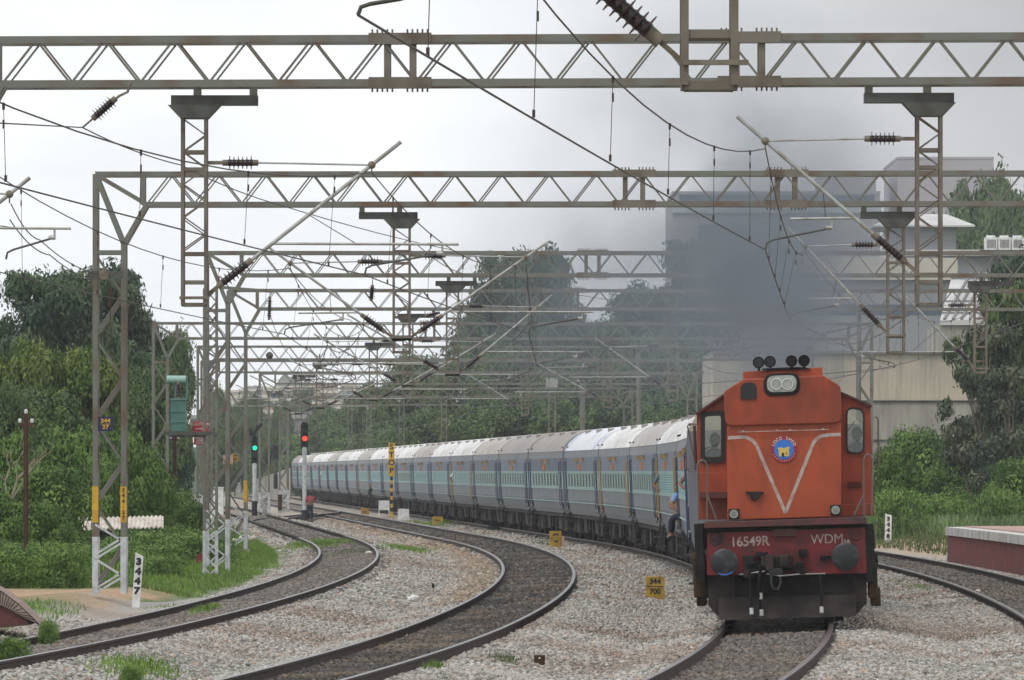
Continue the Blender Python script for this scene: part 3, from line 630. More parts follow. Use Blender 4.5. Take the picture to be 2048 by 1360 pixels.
b = MB(); b.ball(P(539, 711, GY[6] - 3), .17, 14, 10); tag(b.build('marker_ball', M['steel_dark'], smooth=True), 'round dark ball hanging among the wires above the signals', 'ball')
# tensioner on gantry two
t = thing('wire_tensioner', 'pulley and balance weights on the second gantry left column', 'tensioner')
c = P(216, 549, GY[2] - .42); b = MB(); b.box(c.x - .33, c.x + .30, c.y, c.y + .1, c.z - .07, c.z + .07); b.build('cross_beam', M['steel_dark'], t)
b = MB(); b.cyl(c + Vector((-.08, -.02, 0)), c + Vector((-.08, .0, 0)), .1, 16); b.cyl(c + Vector((-.08, -.03, 0)), c + Vector((-.08, .0, 0)), .04, 10); b.build('pulley', M['cap'], t)
b = MB(); b.tube([c + Vector((.04, 0, 0)), c + Vector((.04, .1, -1.6))], .008, 5); b.tube([c + Vector((.04, .1, -.25)), c + Vector((.04, .1, -.6))], .03, 8); b.build('weight_rope', M['rust'], t)
# transformer mast beside gantry three
dm = 186.0; sm = K / dm; xm = (421 - CX) / sm
t = thing('lattice_mast', 'close laced lattice mast carrying the green transformer on a bracket', 'mast', (xm, dm, -.25))
b = MB(); h = .155; top = CH + (HY - 577) / sm + .25
for x in (-h, h):
    for q in (-h, h): b.bar((x, q, 1.25), (x, q, top), .06, .06, Vector((0, 1, 0)))
b.build('leg', M['steel'], t)
b = MB()
for q in (-h, h): lat(b, Vector((-h, q, 1.2)), Vector((-h, q, top)), Vector((2 * h, 0, 0)), 0, 18, .035); lat(b, Vector((-h, q, 1.2)), Vector((-h, q, top)), Vector((2 * h, 0, 0)), 0, 18, .035, flip=True)
b.build('lacing', M['steel'], t)
b = MB()
for x in (-h, h):
    for q in (-h, h): b.bar((x, q, 0), (x, q, 1.25), .07, .07, Vector((0, 1, 0)))
for q in (-h, h): lat(b, Vector((-h, q, 0)), Vector((-h, q, 1.25)), Vector((2 * h, 0, 0)), 0, 4, .04); lat(b, Vector((-h, q, 0)), Vector((-h, q, 1.25)), Vector((2 * h, 0, 0)), 0, 4, .04, flip=True)
b.build('whitewashed_base', M['alu_white'], t)
b = MB(); b.box(-.35, .35, -.35, .35, -.4, .02); b.build('footing', M['concrete'], t)
zbk = CH + (HY - 865) / sm + .25; b = MB(); b.box(-1.1, .17, -.28, -.19, zbk - .07, zbk + .02); b.box(-1.1, .17, .19, .28, zbk - .07, zbk + .02); b.bar((-1.0, -.24, zbk - .07), (-.1, -.24, zbk - .07), .02, .10); b.build('bracket', M['steel_dark'], t)
t = thing('transformer', 'green oil transformer with a horizontal drum on top, standing on the mast bracket', 'transformer', (xm, dm, -.25))
x0, x1 = (343 - 421) / sm, (372 - 421) / sm; z0, z1 = zbk + .02, CH + (HY - 797) / sm + .25
b = MB(); b.box(x0, x1, -.22, .22, z0, z1); b.build('tank', M['tf_green'], t, bevel=.02)
b = MB()
for f_ in (.3, .62, .97): b.box(x0 - .03, x1 + .03, -.25, .25, z0 + (z1 - z0) * f_ - .015, z0 + (z1 - z0) * f_ + .015)
for k in range(5): xx = x0 - .0 + (x1 - x0) * k / 4; b.box(xx - .008, xx + .008, -.24, -.2, z0, z1)
b.build('rib', M['tf_green'], t)
b = MB(); zc = CH + (HY - 759) / sm + .25; b.cyl((x0 - .12, 0, zc), (x1 + .0, 0, zc), .1, 18); b.build('conservator_drum', M['tf_light'], t, smooth=True)
b = MB(); b.box(x1 + .0, x1 + .05, -.04, .04, z1, zc + .1); b.tube([(x0 + .1, 0, z1), (x0 + .1, 0, zc)], .02); b.build('pipe', M['tf_green'], t)
insulator(t, ((x0 + x1) / 2, -.1, z1), ((x0 + x1) / 2, -.1, zc - .05), .07, 4, 'bushing')
def sign(px, py, wpx, hpx, d, m, lines, label, tm=None, name='warning_sign', h=.09, cat='sign'):
    c = P(px, py, d); s = K / d; t = thing(name, label, cat, c)
    b = MB(); b.box(-wpx / 2 / s, wpx / 2 / s, -.012, .012, -hpx / 2 / s, hpx / 2 / s); b.build('panel', m, t, bevel=.003)
    b = MB(); b.box(-.02, .02, .012, .12, -.03, .03); b.build('clamp', M['steel_dark'], t)
    n = len(lines)
    for i, l in enumerate(lines): text(l, h if isinstance(h, (int, float)) else h[i], tm or M['white'], 'lettering', t, (0, -.016, (n / 2 - .5 - i) * hpx / s / n * .92), bold=.002)
    return t
sign(401, 853, 32, 20, dm + .6, M['sign_red'], ['CAUTION', 'DANGER'], 'red CAUTION sign above the transformer bracket', h=(.075, .045))
sign(399, 881, 22, 17, dm + .6, M['sign_red'], ['DANGER', '25000', 'VOLTS'], 'small red sign below the transformer bracket', h=.05)
sign(470, 915, 14, 16, 237 - .7, M['sign_yellow'], ['344', '29'], 'yellow number plate on the fourth gantry left column', M['black'], 'number_plate', .08)
sign(456, 919, 20, 18, 236, M['plat_pink'], ['.'], 'faded peach coloured board behind the transformer mast', M['white'], 'board', .02)
# ---------------------------------------------------------------- coaches
CW = 1.62
def coach_proto():
    t = bpy.data.objects.new('passenger_coach', None); COL.objects.link(t); L = 10.88
    side = [(-1.50, .98), (-1.56, 1.15), (-CW, 1.5), (-CW, 3.02), (-1.585, 3.28)]
    arc = [(-1.54, 3.36), (-1.40, 3.58), (-1.12, 3.80), (-.75, 3.95), (-.38, 4.02), (0, 4.04)]
    full = side + [(-x, z) for x, z in side[::-1]]
    b = MB(); b.prism(full, -L, L)
    # three paint zones by height
    zones = []
    def strip(z0, z1, x0, x1, m): pass
    body = b.build('body', M['coach_grey'], t)
    for nm, z0, z1, m, pr in (('window_band', 1.90, 2.52, M['coach_band'], .006), ('upper_side', 2.52, 3.02, M['coach_up'], .004)):
        b = MB()
        for sd in (-1, 1): b.box(sd * (CW + pr) if sd < 0 else CW - .02, -CW + .02 if sd < 0 else CW + pr, -L + .01, L - .01, z0, z1)
        b.build(nm, m, t)
    b = MB()
    for z in (1.9, 2.52, 1.42): b.box(-CW - .018, -CW + .01, -L + .02, L - .02, z - .012, z + .012)
    for z in (1.9, 2.52): b.box(CW - .01, CW + .018, -L + .02, L - .02, z - .012, z + .012)
    b.build('moulding', M['coach_band'], t)
    b = MB(); poly = arc + [(-x, z) for x, z in arc[-2::-1]]; poly = [(-1.60, 3.27)] + poly + [(1.60, 3.27)]
    b.prism(poly, -L, L); roof = b.build('roof', M['roof_w'], t, smooth=True)
    roof.material_slots[0].link = 'OBJECT'; roof.material_slots[0].material = M['roof_w']
    for y in (-7, 0, 7): b = MB(); b.box(-1.0, -.8, y - .12, y + .12, 3.80, 3.97); b.build('roof_vent', M['roof_g'], roof)
    for y in (-10.2, 9.6): b = MB(); b.box(-1.56, -1.50, y - .05, y + .05, 3.38, 3.43); b.build('roof_lug', M['coach_dark'], roof)
    for y0, y1 in ((-11.15, -L), (L, 11.15)):
        b = MB(); b.box(-.62, .62, y0, y1, 1.1, 3.3); b.build('vestibule', M['coach_dark'], t)
    # windows: nine three-light groups between the doors, left side (towards the camera)
    pane = MB(); n = 9; w2 = .62
    pane.box(-CW - .012, -CW + .0, -w2, w2, 1.98, 2.46)
    bars = MB()
    for k in range(7): z = 2.03 + k * .063; bars.box(-CW - .017, -CW - .012, -w2, w2, z - .008, z + .008)
    fr = MB()
    for y in (-w2 - .035, w2 + .035): fr.box(-CW - .02, -CW, y - .035, y + .035, 1.96, 2.48)
    for z in (1.965, 2.475): fr.box(-CW - .02, -CW, -w2, w2, z - .02, z + .02)
    for i in range(n):
        y = -7.6 + i * 1.9
        if i == 0: pw = pane.build('window', M['win_dark'], t); fo = fr.build('window_frame', M['coach_band'], pw); bo = bars.build('window_bar', M['steel_dark'], pw); w0 = pw
        else:
            pw = link('window', w0.data, t); link('window_frame', fo.data, pw); link('window_bar', bo.data, pw)
        pw.location = (0, y, 0)
    for y in (-9.75, 9.75):
        b = MB(); b.box(-CW - .01, -CW + .02, y - .42, y + .42, 1.15, 3.0); dr = b.build('door', M['coach_grey'] , t)
        b = MB(); b.box(-CW - .016, -CW - .01, y - .25, y + .25, 1.98, 2.5); b.build('door_window', M['win_dark'], dr)
        for q in (-.5, .5): b = MB(); b.tube([(-CW + .02, y + q, 1.2), (-CW - .045, y + q, 1.3), (-CW - .045, y + q, 2.85), (-CW + .01, y + q, 2.92)], .014, 6); b.build('handrail', M['door_blue'], dr)
        b = MB(); b.box(-CW - .016, -CW - .0, y - .47, y - .42, 1.1, 3.02); b.box(-CW - .016, -CW, y + .42, y + .47, 1.1, 3.02); b.build('door_jamb', M['coach_dark'], dr)
        b = MB()
        for z in (.45, .72, .98): b.box(-CW - .06, -CW + .22, y - .38, y + .38, z - .015, z + .015)
        for q in (-.38, .38): b.bar((-CW + .02, y + q, .42), (-CW + .1, y + q, 1.1), .03)
        b.build('step', M['under2'], t)
    b = MB(); b.box(-CW - .10, -CW, 1.2, 2.3, 2.86, 3.0); b.box(-CW - .10, -CW, -2.4, -1.6, 2.86, 3.0); b.build('destination_board', M['board'], t)
    b = MB(); b.box(-CW - .05, -CW, -.2, .55, 2.58, 2.80); b.build('orange_plate', M['orange_box'], t)
    b = MB(); b.box(-1.3, 1.3, -L + .1, L - .1, .86, .99); b.box(-1.45, -1.35, -L, L, .84, .99); b.build('underframe', M['under'], t)
    rr = random.Random(4)
    b = MB()
    for k in range(14):
        y = -5.4 + k * .83; hh = rr.uniform(.2, .45); b.box(-1.35 + rr.random() * .3, -.75, y, y + rr.uniform(.2, .65), .85 - hh, .86)
    b.build('equipment_box', M['under'], t)
    for q0, q1 in ((-4.6, -3.0), (2.2, 3.9)): b = MB(); b.box(-1.36, 1.2, q0, q1, .36, .86); b.build('battery_box', M['under'], t)
    for y, r_ in ((.3, .29), (-1.4, .25)): b = MB(); b.cyl((-1.26, y, .57), (-.5, y, .57), r_, 18); b.build('air_tank', M['under2'], t, smooth=True)
    for y in (-7.4, 7.4):
        bg = MB(); bg.prismx([(-1.9, .42), (-1.5, .36), (-.5, .50), (.5, .50), (1.5, .36), (1.9, .42), (1.9, .64), (1.3, .72), (-1.3, .72), (-1.9, .64)], -1.32, -1.18)
        bg.prismx([(-1.9, .42), (-.5, .50), (.5, .50), (1.9, .42), (1.9, .64), (-1.9, .64)], 1.18, 1.32)
        bg.box(-1.2, 1.2, -.3, .3, .4, .8); 
        for q in (-1.95, -1.1, 1.1, 1.95): bg.box(-1.42, -1.28, q - .09, q + .09, .30, .80)
        for q in (-.35, .35): bg.cyl((-1.30, q, .30), (-1.30, q, .78), .11, 10)
        bg.cyl((-1.44, -1.45, .46), (-1.2, -1.45, .46), .15, 12); bg.cyl((-1.44, 1.45, .46), (-1.2, 1.45, .46), .15, 12)
        o = bg.build('bogie', M['under2'], t, loc=(0, y, 0))
        for q in (-1.45, 1.45):
            wm = MB(); wm.cyl((-.95, q, .457), (-.82, q, .457), .457, 22); wm.cyl((.82, q, .457), (.95, q, .457), .457, 22); wm.cyl((-.9, q, .457), (.9, q, .457), .08, 8); wm.build('wheel', M['under'], o)
    b = MB()
    for sx_ in (-.98, .98):
        for s2 in (-1, 1): b.cyl((sx_, s2 * 10.9, 1.1), (sx_, s2 * 11.13, 1.1), .16, 12)
    b.build('buffer', M['under'], t)
    return t
def place(o, y, extra_roll=0):
    p = tp(y, 0, .03); o.location = p; o.rotation_euler = (0, -CANT + extra_roll, -th(y))
# vary coaches: roof tone, handrail colour, shuttered windows
M['rail_yellow'] = mat('ochre_handrail', (.34, .22, .06), .6); M['shutter'] = mat('pale_blue_shutter', (.10, .22, .24), .6, 0, (.045, .075, .08), 3, .45, .55, stretch=(1, 1, 6))
M['bar_blue'] = mat('pale_blue_window_bar', (.34, .55, .58), .5)
proto = coach_proto(); Y0 = 118.8 + 17.6 + 11.25
roofs = ['roof_b', 'roof_w', 'roof_w', 'roof_b2', 'roof_w', 'roof_w2', 'roof_g', 'roof_g', 'roof_b', 'roof_w', 'roof_w', 'roof_b', 'roof_w', 'roof_w', 'roof_w', 'roof_b', 'roof_w', 'roof_w', 'roof_b', 'roof_w', 'roof_w', 'roof_b', 'roof_w', 'roof_g']
M['roof_b2'] = mat('taupe_coach_roof', (.45, .42, .40), .8, 0, (.37, .34, .32), 1, .4, .7, stretch=(1, .3, 1))
M['roof_w2'] = mat('bluish_white_coach_roof', (.63, .64, .66), .7, 0, (.42, .45, .56), .7, .5, .6, stretch=(1, .3, 1))
names = {'roof_w': 'white', 'roof_b': 'dusty beige', 'roof_b2': 'taupe', 'roof_w2': 'white and bluish', 'roof_g': 'grey brown'}
ordn = ['first', 'second', 'third', 'fourth', 'fifth', 'sixth', 'seventh', 'eighth', 'ninth', 'tenth', 'eleventh', 'twelfth', 'thirteenth', 'fourteenth', 'fifteenth', 'sixteenth', 'seventeenth', 'eighteenth', 'nineteenth', 'twentieth', 'twenty-first', 'twenty-second', 'twenty-third', 'last']
coaches = []
NC = 24
for i in range(NC):
    c = proto if i == 0 else copy_tree(proto)
    coaches.append(c)
for i, c in enumerate(coaches):
    place(c, Y0 + i * 22.45)
    rm = roofs[i]
    tag(c, ('%s coach of the train behind the locomotive, blue grey under a %s roof' % (ordn[i], names[rm])) if i < NC - 1 else 'last coach of the train, farthest from the locomotive', 'train coach', 'coaches of the passenger train')
    for ch in c.children:
        n = ch.name.split('.')[0]
        if n == 'roof': ch.material_slots[0].link = 'OBJECT'; ch.material_slots[0].material = M[rm]
        if n == 'door':
            for q in ch.children:
                if q.name.startswith('handrail') and i in (2, 4, 9, 15): q.material_slots[0].link = 'OBJECT'; q.material_slots[0].material = M['rail_yellow']
        if n == 'window' and i in (1, 2, 9, 10, 11, 13, 14, 15, 16, 17, 18, 19, 20):
            ch.material_slots[0].link = 'OBJECT'; ch.material_slots[0].material = M['shutter']
            for q in ch.children:
                if q.name.startswith('window_bar'): q.material_slots[0].link = 'OBJECT'; q.material_slots[0].material = M['bar_blue']
# ---------------------------------------------------------------- locomotive (origin under the nose, rail level, forward = -y)
LY = 118.8; LS = K / LY
loco = thing('locomotive', 'orange diesel locomotive with white V stripe and red buffer beam, heading the train', 'locomotive')
hp = tp(LY, 0, .03); loco.location = (P(1568, 900, LY).x, LY, .03); loco.rotation_euler = (0, -.036, -th(LY + 6))
def lx(px): return (px - 1568) / LS
def lz(py, px=1568): return CH - .03 + (HY - py) / LS - .036 * 0
ROLL = Matrix.Rotation(.036, 4, 'Y')
def lp(px, py, y=0): # local point from front-plane reading, removing the body roll
    v = ROLL @ Vector((lx(px), 0, CH - .03 + (HY - py) / LS)); v.y = y; return v
def L2(pts): return [(lp(*p).x, lp(*p).z) for p in pts]
def roundpoly(poly, r=.05, n=4):
    out = []
    N = len(poly)
    for i in range(N):
        p = Vector((poly[i][0], poly[i][1])); a = Vector(poly[i - 1]); c = Vector(poly[(i + 1) % N]); rr = r[i] if isinstance(r, (list, tuple)) else r
        if rr <= 0: out.append(tuple(p)); continue
        da = (a - p).normalized(); dc = (c - p).normalized(); k = min(rr, (a - p).length * .45, (c - p).length * .45)
        for j in range(n + 1):
            u = j / n; q = (p + da * k) * (1 - u) ** 2 + p * 2 * u * (1 - u) + (p + dc * k) * u * u; out.append(tuple(q))
    return out
# nose hood
b = MB(); b.prism(roundpoly(L2([(1455, 1040), (1455, 850), (1682, 843), (1682, 1033)]), [0, .05, .05, 0]), 0, 1.6); b.build('nose_hood', M['orange2'], loco, bevel=.015)
b = MB(); b.prism(roundpoly(L2([(1451, 852), (1447, 783), (1487, 758), (1647, 751), (1681, 772), (1683, 846)]), [.12, .06, .02, .02, .06, .12]), -.07, 2.0); hoodtop = b.build('upper_nose_panel', M['orange'], loco, bevel=.02)
b = MB(); b.prism(L2([(1486, 760), (1486, 743), (1645, 734), (1645, 753)]), .25, 2.3); b.build('roof_hatch', M['orange2'], loco, bevel=.01)
b = MB(); b.prism(roundpoly(L2([(1525, 742), (1560, 735), (1610, 734), (1622, 738)]), .02), .2, .5); b.build('horn_tray', M['grime'], loco)
for i, (p0, p1) in enumerate((((1517, 725), (1540, 723)), ((1583, 722), (1608, 721)))):
    for k, pp in enumerate((p0, p1)):
        c = lp(*pp, .1 + .1 * k); b = MB(); r_ = .095
        b.tube([c, c + Vector((0, .05, 0)), c + Vector((0, .14, 0)), c + Vector((0, .35, 0))], [r_, r_ * .85, r_ * .5, .03], 16, False)
        b.tube([c + Vector((0, .012, 0)), c + Vector((0, .014, 0))], r_ * .84, 16)
        b.tube([c + Vector((0, .3, 0)), c + Vector((0, .34, -.1)), (c.x, c.y + .34, lp(1568, 742).z)], .022, 8)
        b.build('horn', M['buffer'] if i == 0 else M['grime'], loco, smooth=True)
# headlight
hl = L2([(1527, 748), (1600, 745), (1600, 790), (1527, 793)]); b = MB(); b.prism(roundpoly(hl, .16, 6), -.10, .0); h0 = b.build('headlight_housing', M['grime'], loco, bevel=.01)
b = MB(); b.prism(roundpoly(L2([(1534, 752), (1593, 750), (1593, 783), (1534, 785)]), .13, 6), -.112, -.095); b.build('headlight', M['lens'], h0)
for px in (1553, 1575):
    c = lp(px, 768, -.114); b = MB(); n = 20
    b.tube([c, c + Vector((0, -.012, 0))], [.088, .08], n); 
    b2 = MB()
    pts = [c + Vector((math.cos(a) * .088, -.016, math.sin(a) * .088)) for a in [2 * math.pi * k / n for k in range(n + 1)]]; b2.tube(pts, .007, 5); l = b.build('lamp', M['lens'], h0, smooth=True); b2.build('lamp_rim', M['white'], l)
c = lp(1497, 781, 0); b = MB(); b.prism(roundpoly(L2([(1481, 798), (1481, 766), (1513, 764), (1513, 798)]), [.02, .14, .14, .02], 6), -.10, .0); b.build('lamp_recess', M['black'], loco)
# cab
cabp = [(1393, 1040), (1391, 826), (1447, 789), (1487, 766), (1647, 760), (1682, 785), (1742, 812), (1750, 1032)]
from mathutils.geometry import tessellate_polygon
WL_ = roundpoly(L2([(1401, 825), (1446, 822), (1446, 922), (1401, 924)]), .05, 5); WR_ = roundpoly(L2([(1695, 814), (1728, 817), (1728, 905), (1695, 905)]), .12, 5)
def holed(b, outer, holes, y0, y1):
    loops = [[Vector((x, z, 0)) for x, z in l] for l in [outer] + holes]; flat = [v for l in loops for v in l]; n = len(flat)
    tr = tessellate_polygon(loops)
    vs = [(v.x, y0, v.y) for v in flat] + [(v.x, y1, v.y) for v in flat]; fs = [tuple(t_) for t_ in tr] + [tuple(n + i for i in t_) for t_ in tr]; k = 0
    for l in loops:
        m_ = len(l); fs += [(k + i, k + (i + 1) % m_, n + k + (i + 1) % m_, n + k + i) for i in range(m_)]; k += m_
    b.add(vs, fs)
b = MB(); holed(b, L2(cabp), [WL_, WR_], 1.3, 1.35); holed(b, L2(cabp), [WL_, WR_], 3.55, 3.6); co_ = L2(cabp)
for i in range(len(co_)):
    (xa_, za_), (xb_, zb_) = co_[i], co_[(i + 1) % len(co_)]; e_ = Vector((xb_ - xa_, 0, zb_ - za_)).normalized(); nn_ = Vector((e_.z, 0, -e_.x)) * .04
    if nn_.dot(Vector((xa_, 0, za_ - 2.6))) > 0: nn_ = -nn_
    b.add([(xa_, 1.35, za_), (xb_, 1.35, zb_), (xb_, 3.55, zb_), (xa_, 3.55, za_), (xa_ + nn_.x, 1.35, za_ + nn_.z), (xb_ + nn_.x, 1.35, zb_ + nn_.z), (xb_ + nn_.x, 3.55, zb_ + nn_.z), (xa_ + nn_.x, 3.55, za_ + nn_.z)], [(0, 1, 2, 3), (4, 7, 6, 5)])
b.build('cab', M['orange'], loco)
b = MB()
for a, c in (((1389, 827), (1448, 787)), ((1681, 783), (1745, 811))):
    pa, pc = lp(*a), lp(*c); b.bar((pa.x, 2.4, pa.z), (pc.x, 2.4, pc.z), 2.4, .035)
b.build('cab_roof_edge', M['maroon'], loco)
cabf = 1.3
for nm, outer, inner, rr in (('left', [(1399, 823), (1448, 820), (1448, 925), (1399, 927)], [(1408, 832), (1440, 830), (1440, 913), (1408, 914)], .06), ('right', [(1693, 812), (1730, 815), (1730, 908), (1693, 908)], [(1696, 816), (1727, 819), (1727, 904), (1696, 904)], .12)):
    b = MB(); o_ = roundpoly(L2(outer), rr, 5); holed(b, o_, [roundpoly(L2(inner), rr * .8, 5)], cabf - .035, cabf - .003); f_ = b.build('windscreen_frame', M['black'], loco)
    b = MB(); b.prism(roundpoly(L2(inner), rr * .8, 5), cabf - .022, cabf - .018); b.build('windscreen', M['clear'], f_)
    wx0 = 1424 if nm == 'left' else 1700
    b = MB(); a1, a2 = (lp(1408, 897, cabf - .06), lp(1432, 889, cabf - .06)) if nm == 'left' else (lp(1695, 862, cabf - .06), lp(1710, 842, cabf - .06)); b.bar(a1, a2, .012); b.build('wiper', M['black'], f_)
# crew seen through the windscreens: dark rims of cab interior + driver busts as own things below
for px0, px1, py0, py1, nm in ((1372, 1391, 847, 942, 'l'), (1750, 1758, 833, 930, 'r')):
    pts = [lp(px0, py0 + 4, 1.5), lp(px0 + 3, py0, 1.5), lp(px1, py0, 1.5)] if nm == 'l' else [lp(px0, py0, 1.5), lp(px1 - 2, py0, 1.5), lp(px1, py0 + 5, 1.5)]
    e = [lp(px1, py1, 1.5), lp(px0 + 4, py1, 1.5), lp(px0, py1 - 5, 1.5)] if nm == 'l' else [lp(px1, py1 - 4, 1.5), lp(px1 - 2, py1, 1.5), lp(px0, py1, 1.5)]
    loop = (pts[::-1] + e[::1]) if nm == 'l' else pts + e
    b = MB(); b.tube(loop, .014, 6); b.build('grab_rail', M['chrome'], loco)
b = MB(); a1, a2 = lp(1383, 850), lp(1391, 941); b.box(a1.x, a2.x, 1.5, 2.3, a2.z, a1.z); b.build('cab_side_shutter', M['maroon'], loco)
# side lower boxes beside the nose
b = MB(); b.prism(L2([(1394, 1040), (1394, 945), (1456, 943), (1456, 1040)]), .9, 1.3); b.build('side_locker', M['orange'], loco, bevel=.01)
b = MB(); b.prism(L2([(1398, 996), (1398, 985), (1456, 984), (1456, 996)]), .55, 1.0); b.build('locker_shelf', M['maroon'], loco)
b = MB(); b.prism(L2([(1683, 1034), (1683, 1010), (1748, 1007), (1748, 1030)]), .9, 1.3); b.build('side_locker', M['orange'], loco, bevel=.01)
b = MB()
for k in range(4):
    pa, pb = lp(1696, 965 + k * 3.6, 1.27), lp(1724, 964 + k * 3.6, 1.27); b.bar(pa, pb, .03, .016)
b.build('louvre', M['maroon'], loco)
# nose seam line, V stripe, badge
b = MB(); b.bar(lp(1476, 864, -.05), lp(1657, 859, -.05), .012); 
for px in (1486, 1553, 1580, 1646): b.bar(lp(px, 863 - (px - 1476) * .028, -.05), lp(px, 863 - (px - 1476) * .028, .0), .03)
b.build('nose_handrail', M['stripe'], loco)
def ribbon(pts, w_, y, d_=.006):
    mb = MB(); ps = [Vector((p[0], p[1])) for p in pts]; L_ = []; R_ = []
    for i, p in enumerate(ps):
        d = (ps[min(i + 1, len(ps) - 1)] - ps[max(i - 1, 0)]).normalized(); nrm = Vector((-d.y, d.x)); L_.append(p + nrm * w_ / 2); R_.append(p - nrm * w_ / 2)
    for i in range(len(ps) - 1): mb.prism([tuple(L_[i]), tuple(L_[i + 1]), tuple(R_[i + 1]), tuple(R_[i])], y - d_, y)
    return mb
def bez(a, b_, c, n=8): return [((1 - u) ** 2 * a[0] + 2 * u * (1 - u) * b_[0] + u * u * c[0], (1 - u) ** 2 * a[1] + 2 * u * (1 - u) * b_[1] + u * u * c[1]) for u in [k / n for k in range(n + 1)]]
pl_ = [(1456, 876)] + [(1484, 874)] + bez((1488, 874), (1505, 876), (1514, 893)) + [(1571, 1026)]
pr_ = [(1681, 869)] + [(1656, 870)] + bez((1650, 871), (1632, 872), (1624, 892)) + [(1571, 1026)]
b = ribbon(L2(pl_), .055, 0); b2 = ribbon(L2(pr_), .055, 0); b.add(b2.v, b2.f); b.build('chevron_stripe', M['stripe'], loco)
c = lp(1568, 899, 0)
b = MB(); b.cyl(c, c + Vector((0, -.02, 0)), .21, 32); bd = b.build('badge', M['badge_red'], loco)
b = MB(); b.cyl(c + Vector((0, -.018, 0)), c + Vector((0, -.026, 0)), .158, 32); b.build('badge_disc', M['badge_blue'], bd)
b = MB(); b.prism([(c.x - .085, c.z - .11), (c.x - .085, c.z + .0), (c.x - .11, c.z + .03), (c.x - .05, c.z + .035), (c.x + .0, c.z + .02), (c.x + .07, c.z + .045), (c.x + .10, c.z + .03), (c.x + .08, c.z), (c.x + .08, c.z - .11)], c.y - .034, c.y - .026); b.build('badge_picture', M['badge_gold'], bd)
b = MB(); b.prism(roundpoly([(c.x - .04, c.z - .112), (c.x - .04, c.z - .05), (c.x, c.z - .05), (c.x, c.z - .112)], [0, .02, .02, 0]), c.y - .038, c.y - .034); b.box(c.x + .035, c.x + .045, c.y - .038, c.y - .034, c.z - .09, c.z - .04); b.build('badge_picture', M['black'], bd)
for i, ch in enumerate('LOCO SHED'):
    a = math.radians(155 - i * 16.3)
    if ch != ' ': o = text(ch, .05, M['white'], 'lettering', bd, (c.x + math.cos(a) * .185, c.y - .022, c.z + math.sin(a) * .185)); o.rotation_euler = (math.radians(90), math.pi / 2 - a, 0)
for i in range(11):
    a = math.radians(205 + i * 13); o = text('•', .035, M['white'], 'lettering', bd, (c.x + math.cos(a) * .185, c.y - .022, c.z + math.sin(a) * .185))
b = MB(); b.prism(L2([(1492, 983), (1527, 983), (1527, 987), (1520, 989), (1516, 1000), (1503, 1000), (1500, 989), (1492, 987)]), -.09, 0); b.build('jumper_socket', M['grime_brown'], loco, bevel=.006)
for px, py in ((1468, 1028), (1671, 1020)):
    c = lp(px, py, 0); b = MB(); b.box(c.x - .085, c.x + .085, -.13, 0, c.z - .085, c.z + .085); o = b.build('marker_light', M['grime_brown'], loco, bevel=.01)
    b = MB(); b.cyl(c + Vector((0, -.13, 0)), c + Vector((0, -.16, 0)), .068, 20); b.build('lamp_rim', M['lens'], o)
    b = MB(); b.cyl(c + Vector((0, -.16, 0)), c + Vector((0, -.165, 0)), .045, 16); b.build('lamp_glass', M['glass'], o)
# running plate and buffer beam
b = MB(); b.prism(L2([(1409, 1056), (1409, 1044), (1731, 1033), (1731, 1047)]), -.62, 1.6); b.build('running_plate', M['maroon'], loco, bevel=.01)
b = MB(); b.prism(L2([(1415, 1150), (1415, 1055), (1730, 1046), (1734, 1146)]), -.45, 0); bb = b.build('buffer_beam', M['red'], loco, bevel=.01)
b = MB(); b.prism(L2([(1413, 1066), (1413, 1052), (1732, 1043), (1732, 1054)]), -.47, -.1); b.build('beam_lip', M['grime'], loco)
b = MB(); b.prism(L2([(1548, 1072), (1548, 1058), (1593, 1057), (1593, 1071)]), -.52, -.44); b.build('step_pad', M['maroon'], loco)
for px, py in ((1432, 1076), (1712, 1066)):
    c = lp(px, py, -.45); b = MB(); b.tube([c + Vector((math.cos(a) * .1, 0, math.sin(a) * .1)) for a in [k * math.pi / 8 for k in range(17)]], .02, 6); b.cyl(c, c + Vector((0, -.03, 0)), .05, 12); b.build('pipe_flange', M['maroon'], loco)
o = text('16549R', .155, M['stripe'], 'lettering', loco, lp(1500, 1083, -.455), bold=.004); o.scale = (.93, 1, 1); o.rotation_euler = (math.radians(90), 0, 0)
text('WDM', .155, M['stripe'], 'lettering', loco, lp(1654, 1078, -.455), bold=.0).scale = (.95, 1, 1)
text('3A', .07, M['stripe'], 'lettering', loco, lp(1693, 1083, -.455), bold=.002)
for px, py in ((1450, 1124), (1690, 1112)):
    c = lp(px, py, -.45); b = MB(); b.tube([c, c + Vector((0, -.12, 0)), c + Vector((0, -.12, 0)), c + Vector((0, -.42, 0))], [.16, .15, .11, .11], 18); b.tube([c + Vector((0, -.42, 0)), c + Vector((0, -.455, 0)), c + Vector((0, -.475, 0))], [.222, .222, .19], 28)
    o = b.build('buffer', M['buffer'], loco, smooth=True)
c = lp(1450, 1124, -.93); b = MB(); b.prism([(c.x + math.cos(math.radians(a)) * r_, c.z + math.sin(math.radians(a)) * r_) for r_, aa in ((.20, range(240, 320, 10)), (.185, range(310, 239, -10))) for a in aa], -.935, -.925); b.build('blue_paint_mark', M['badge_blue'], loco)
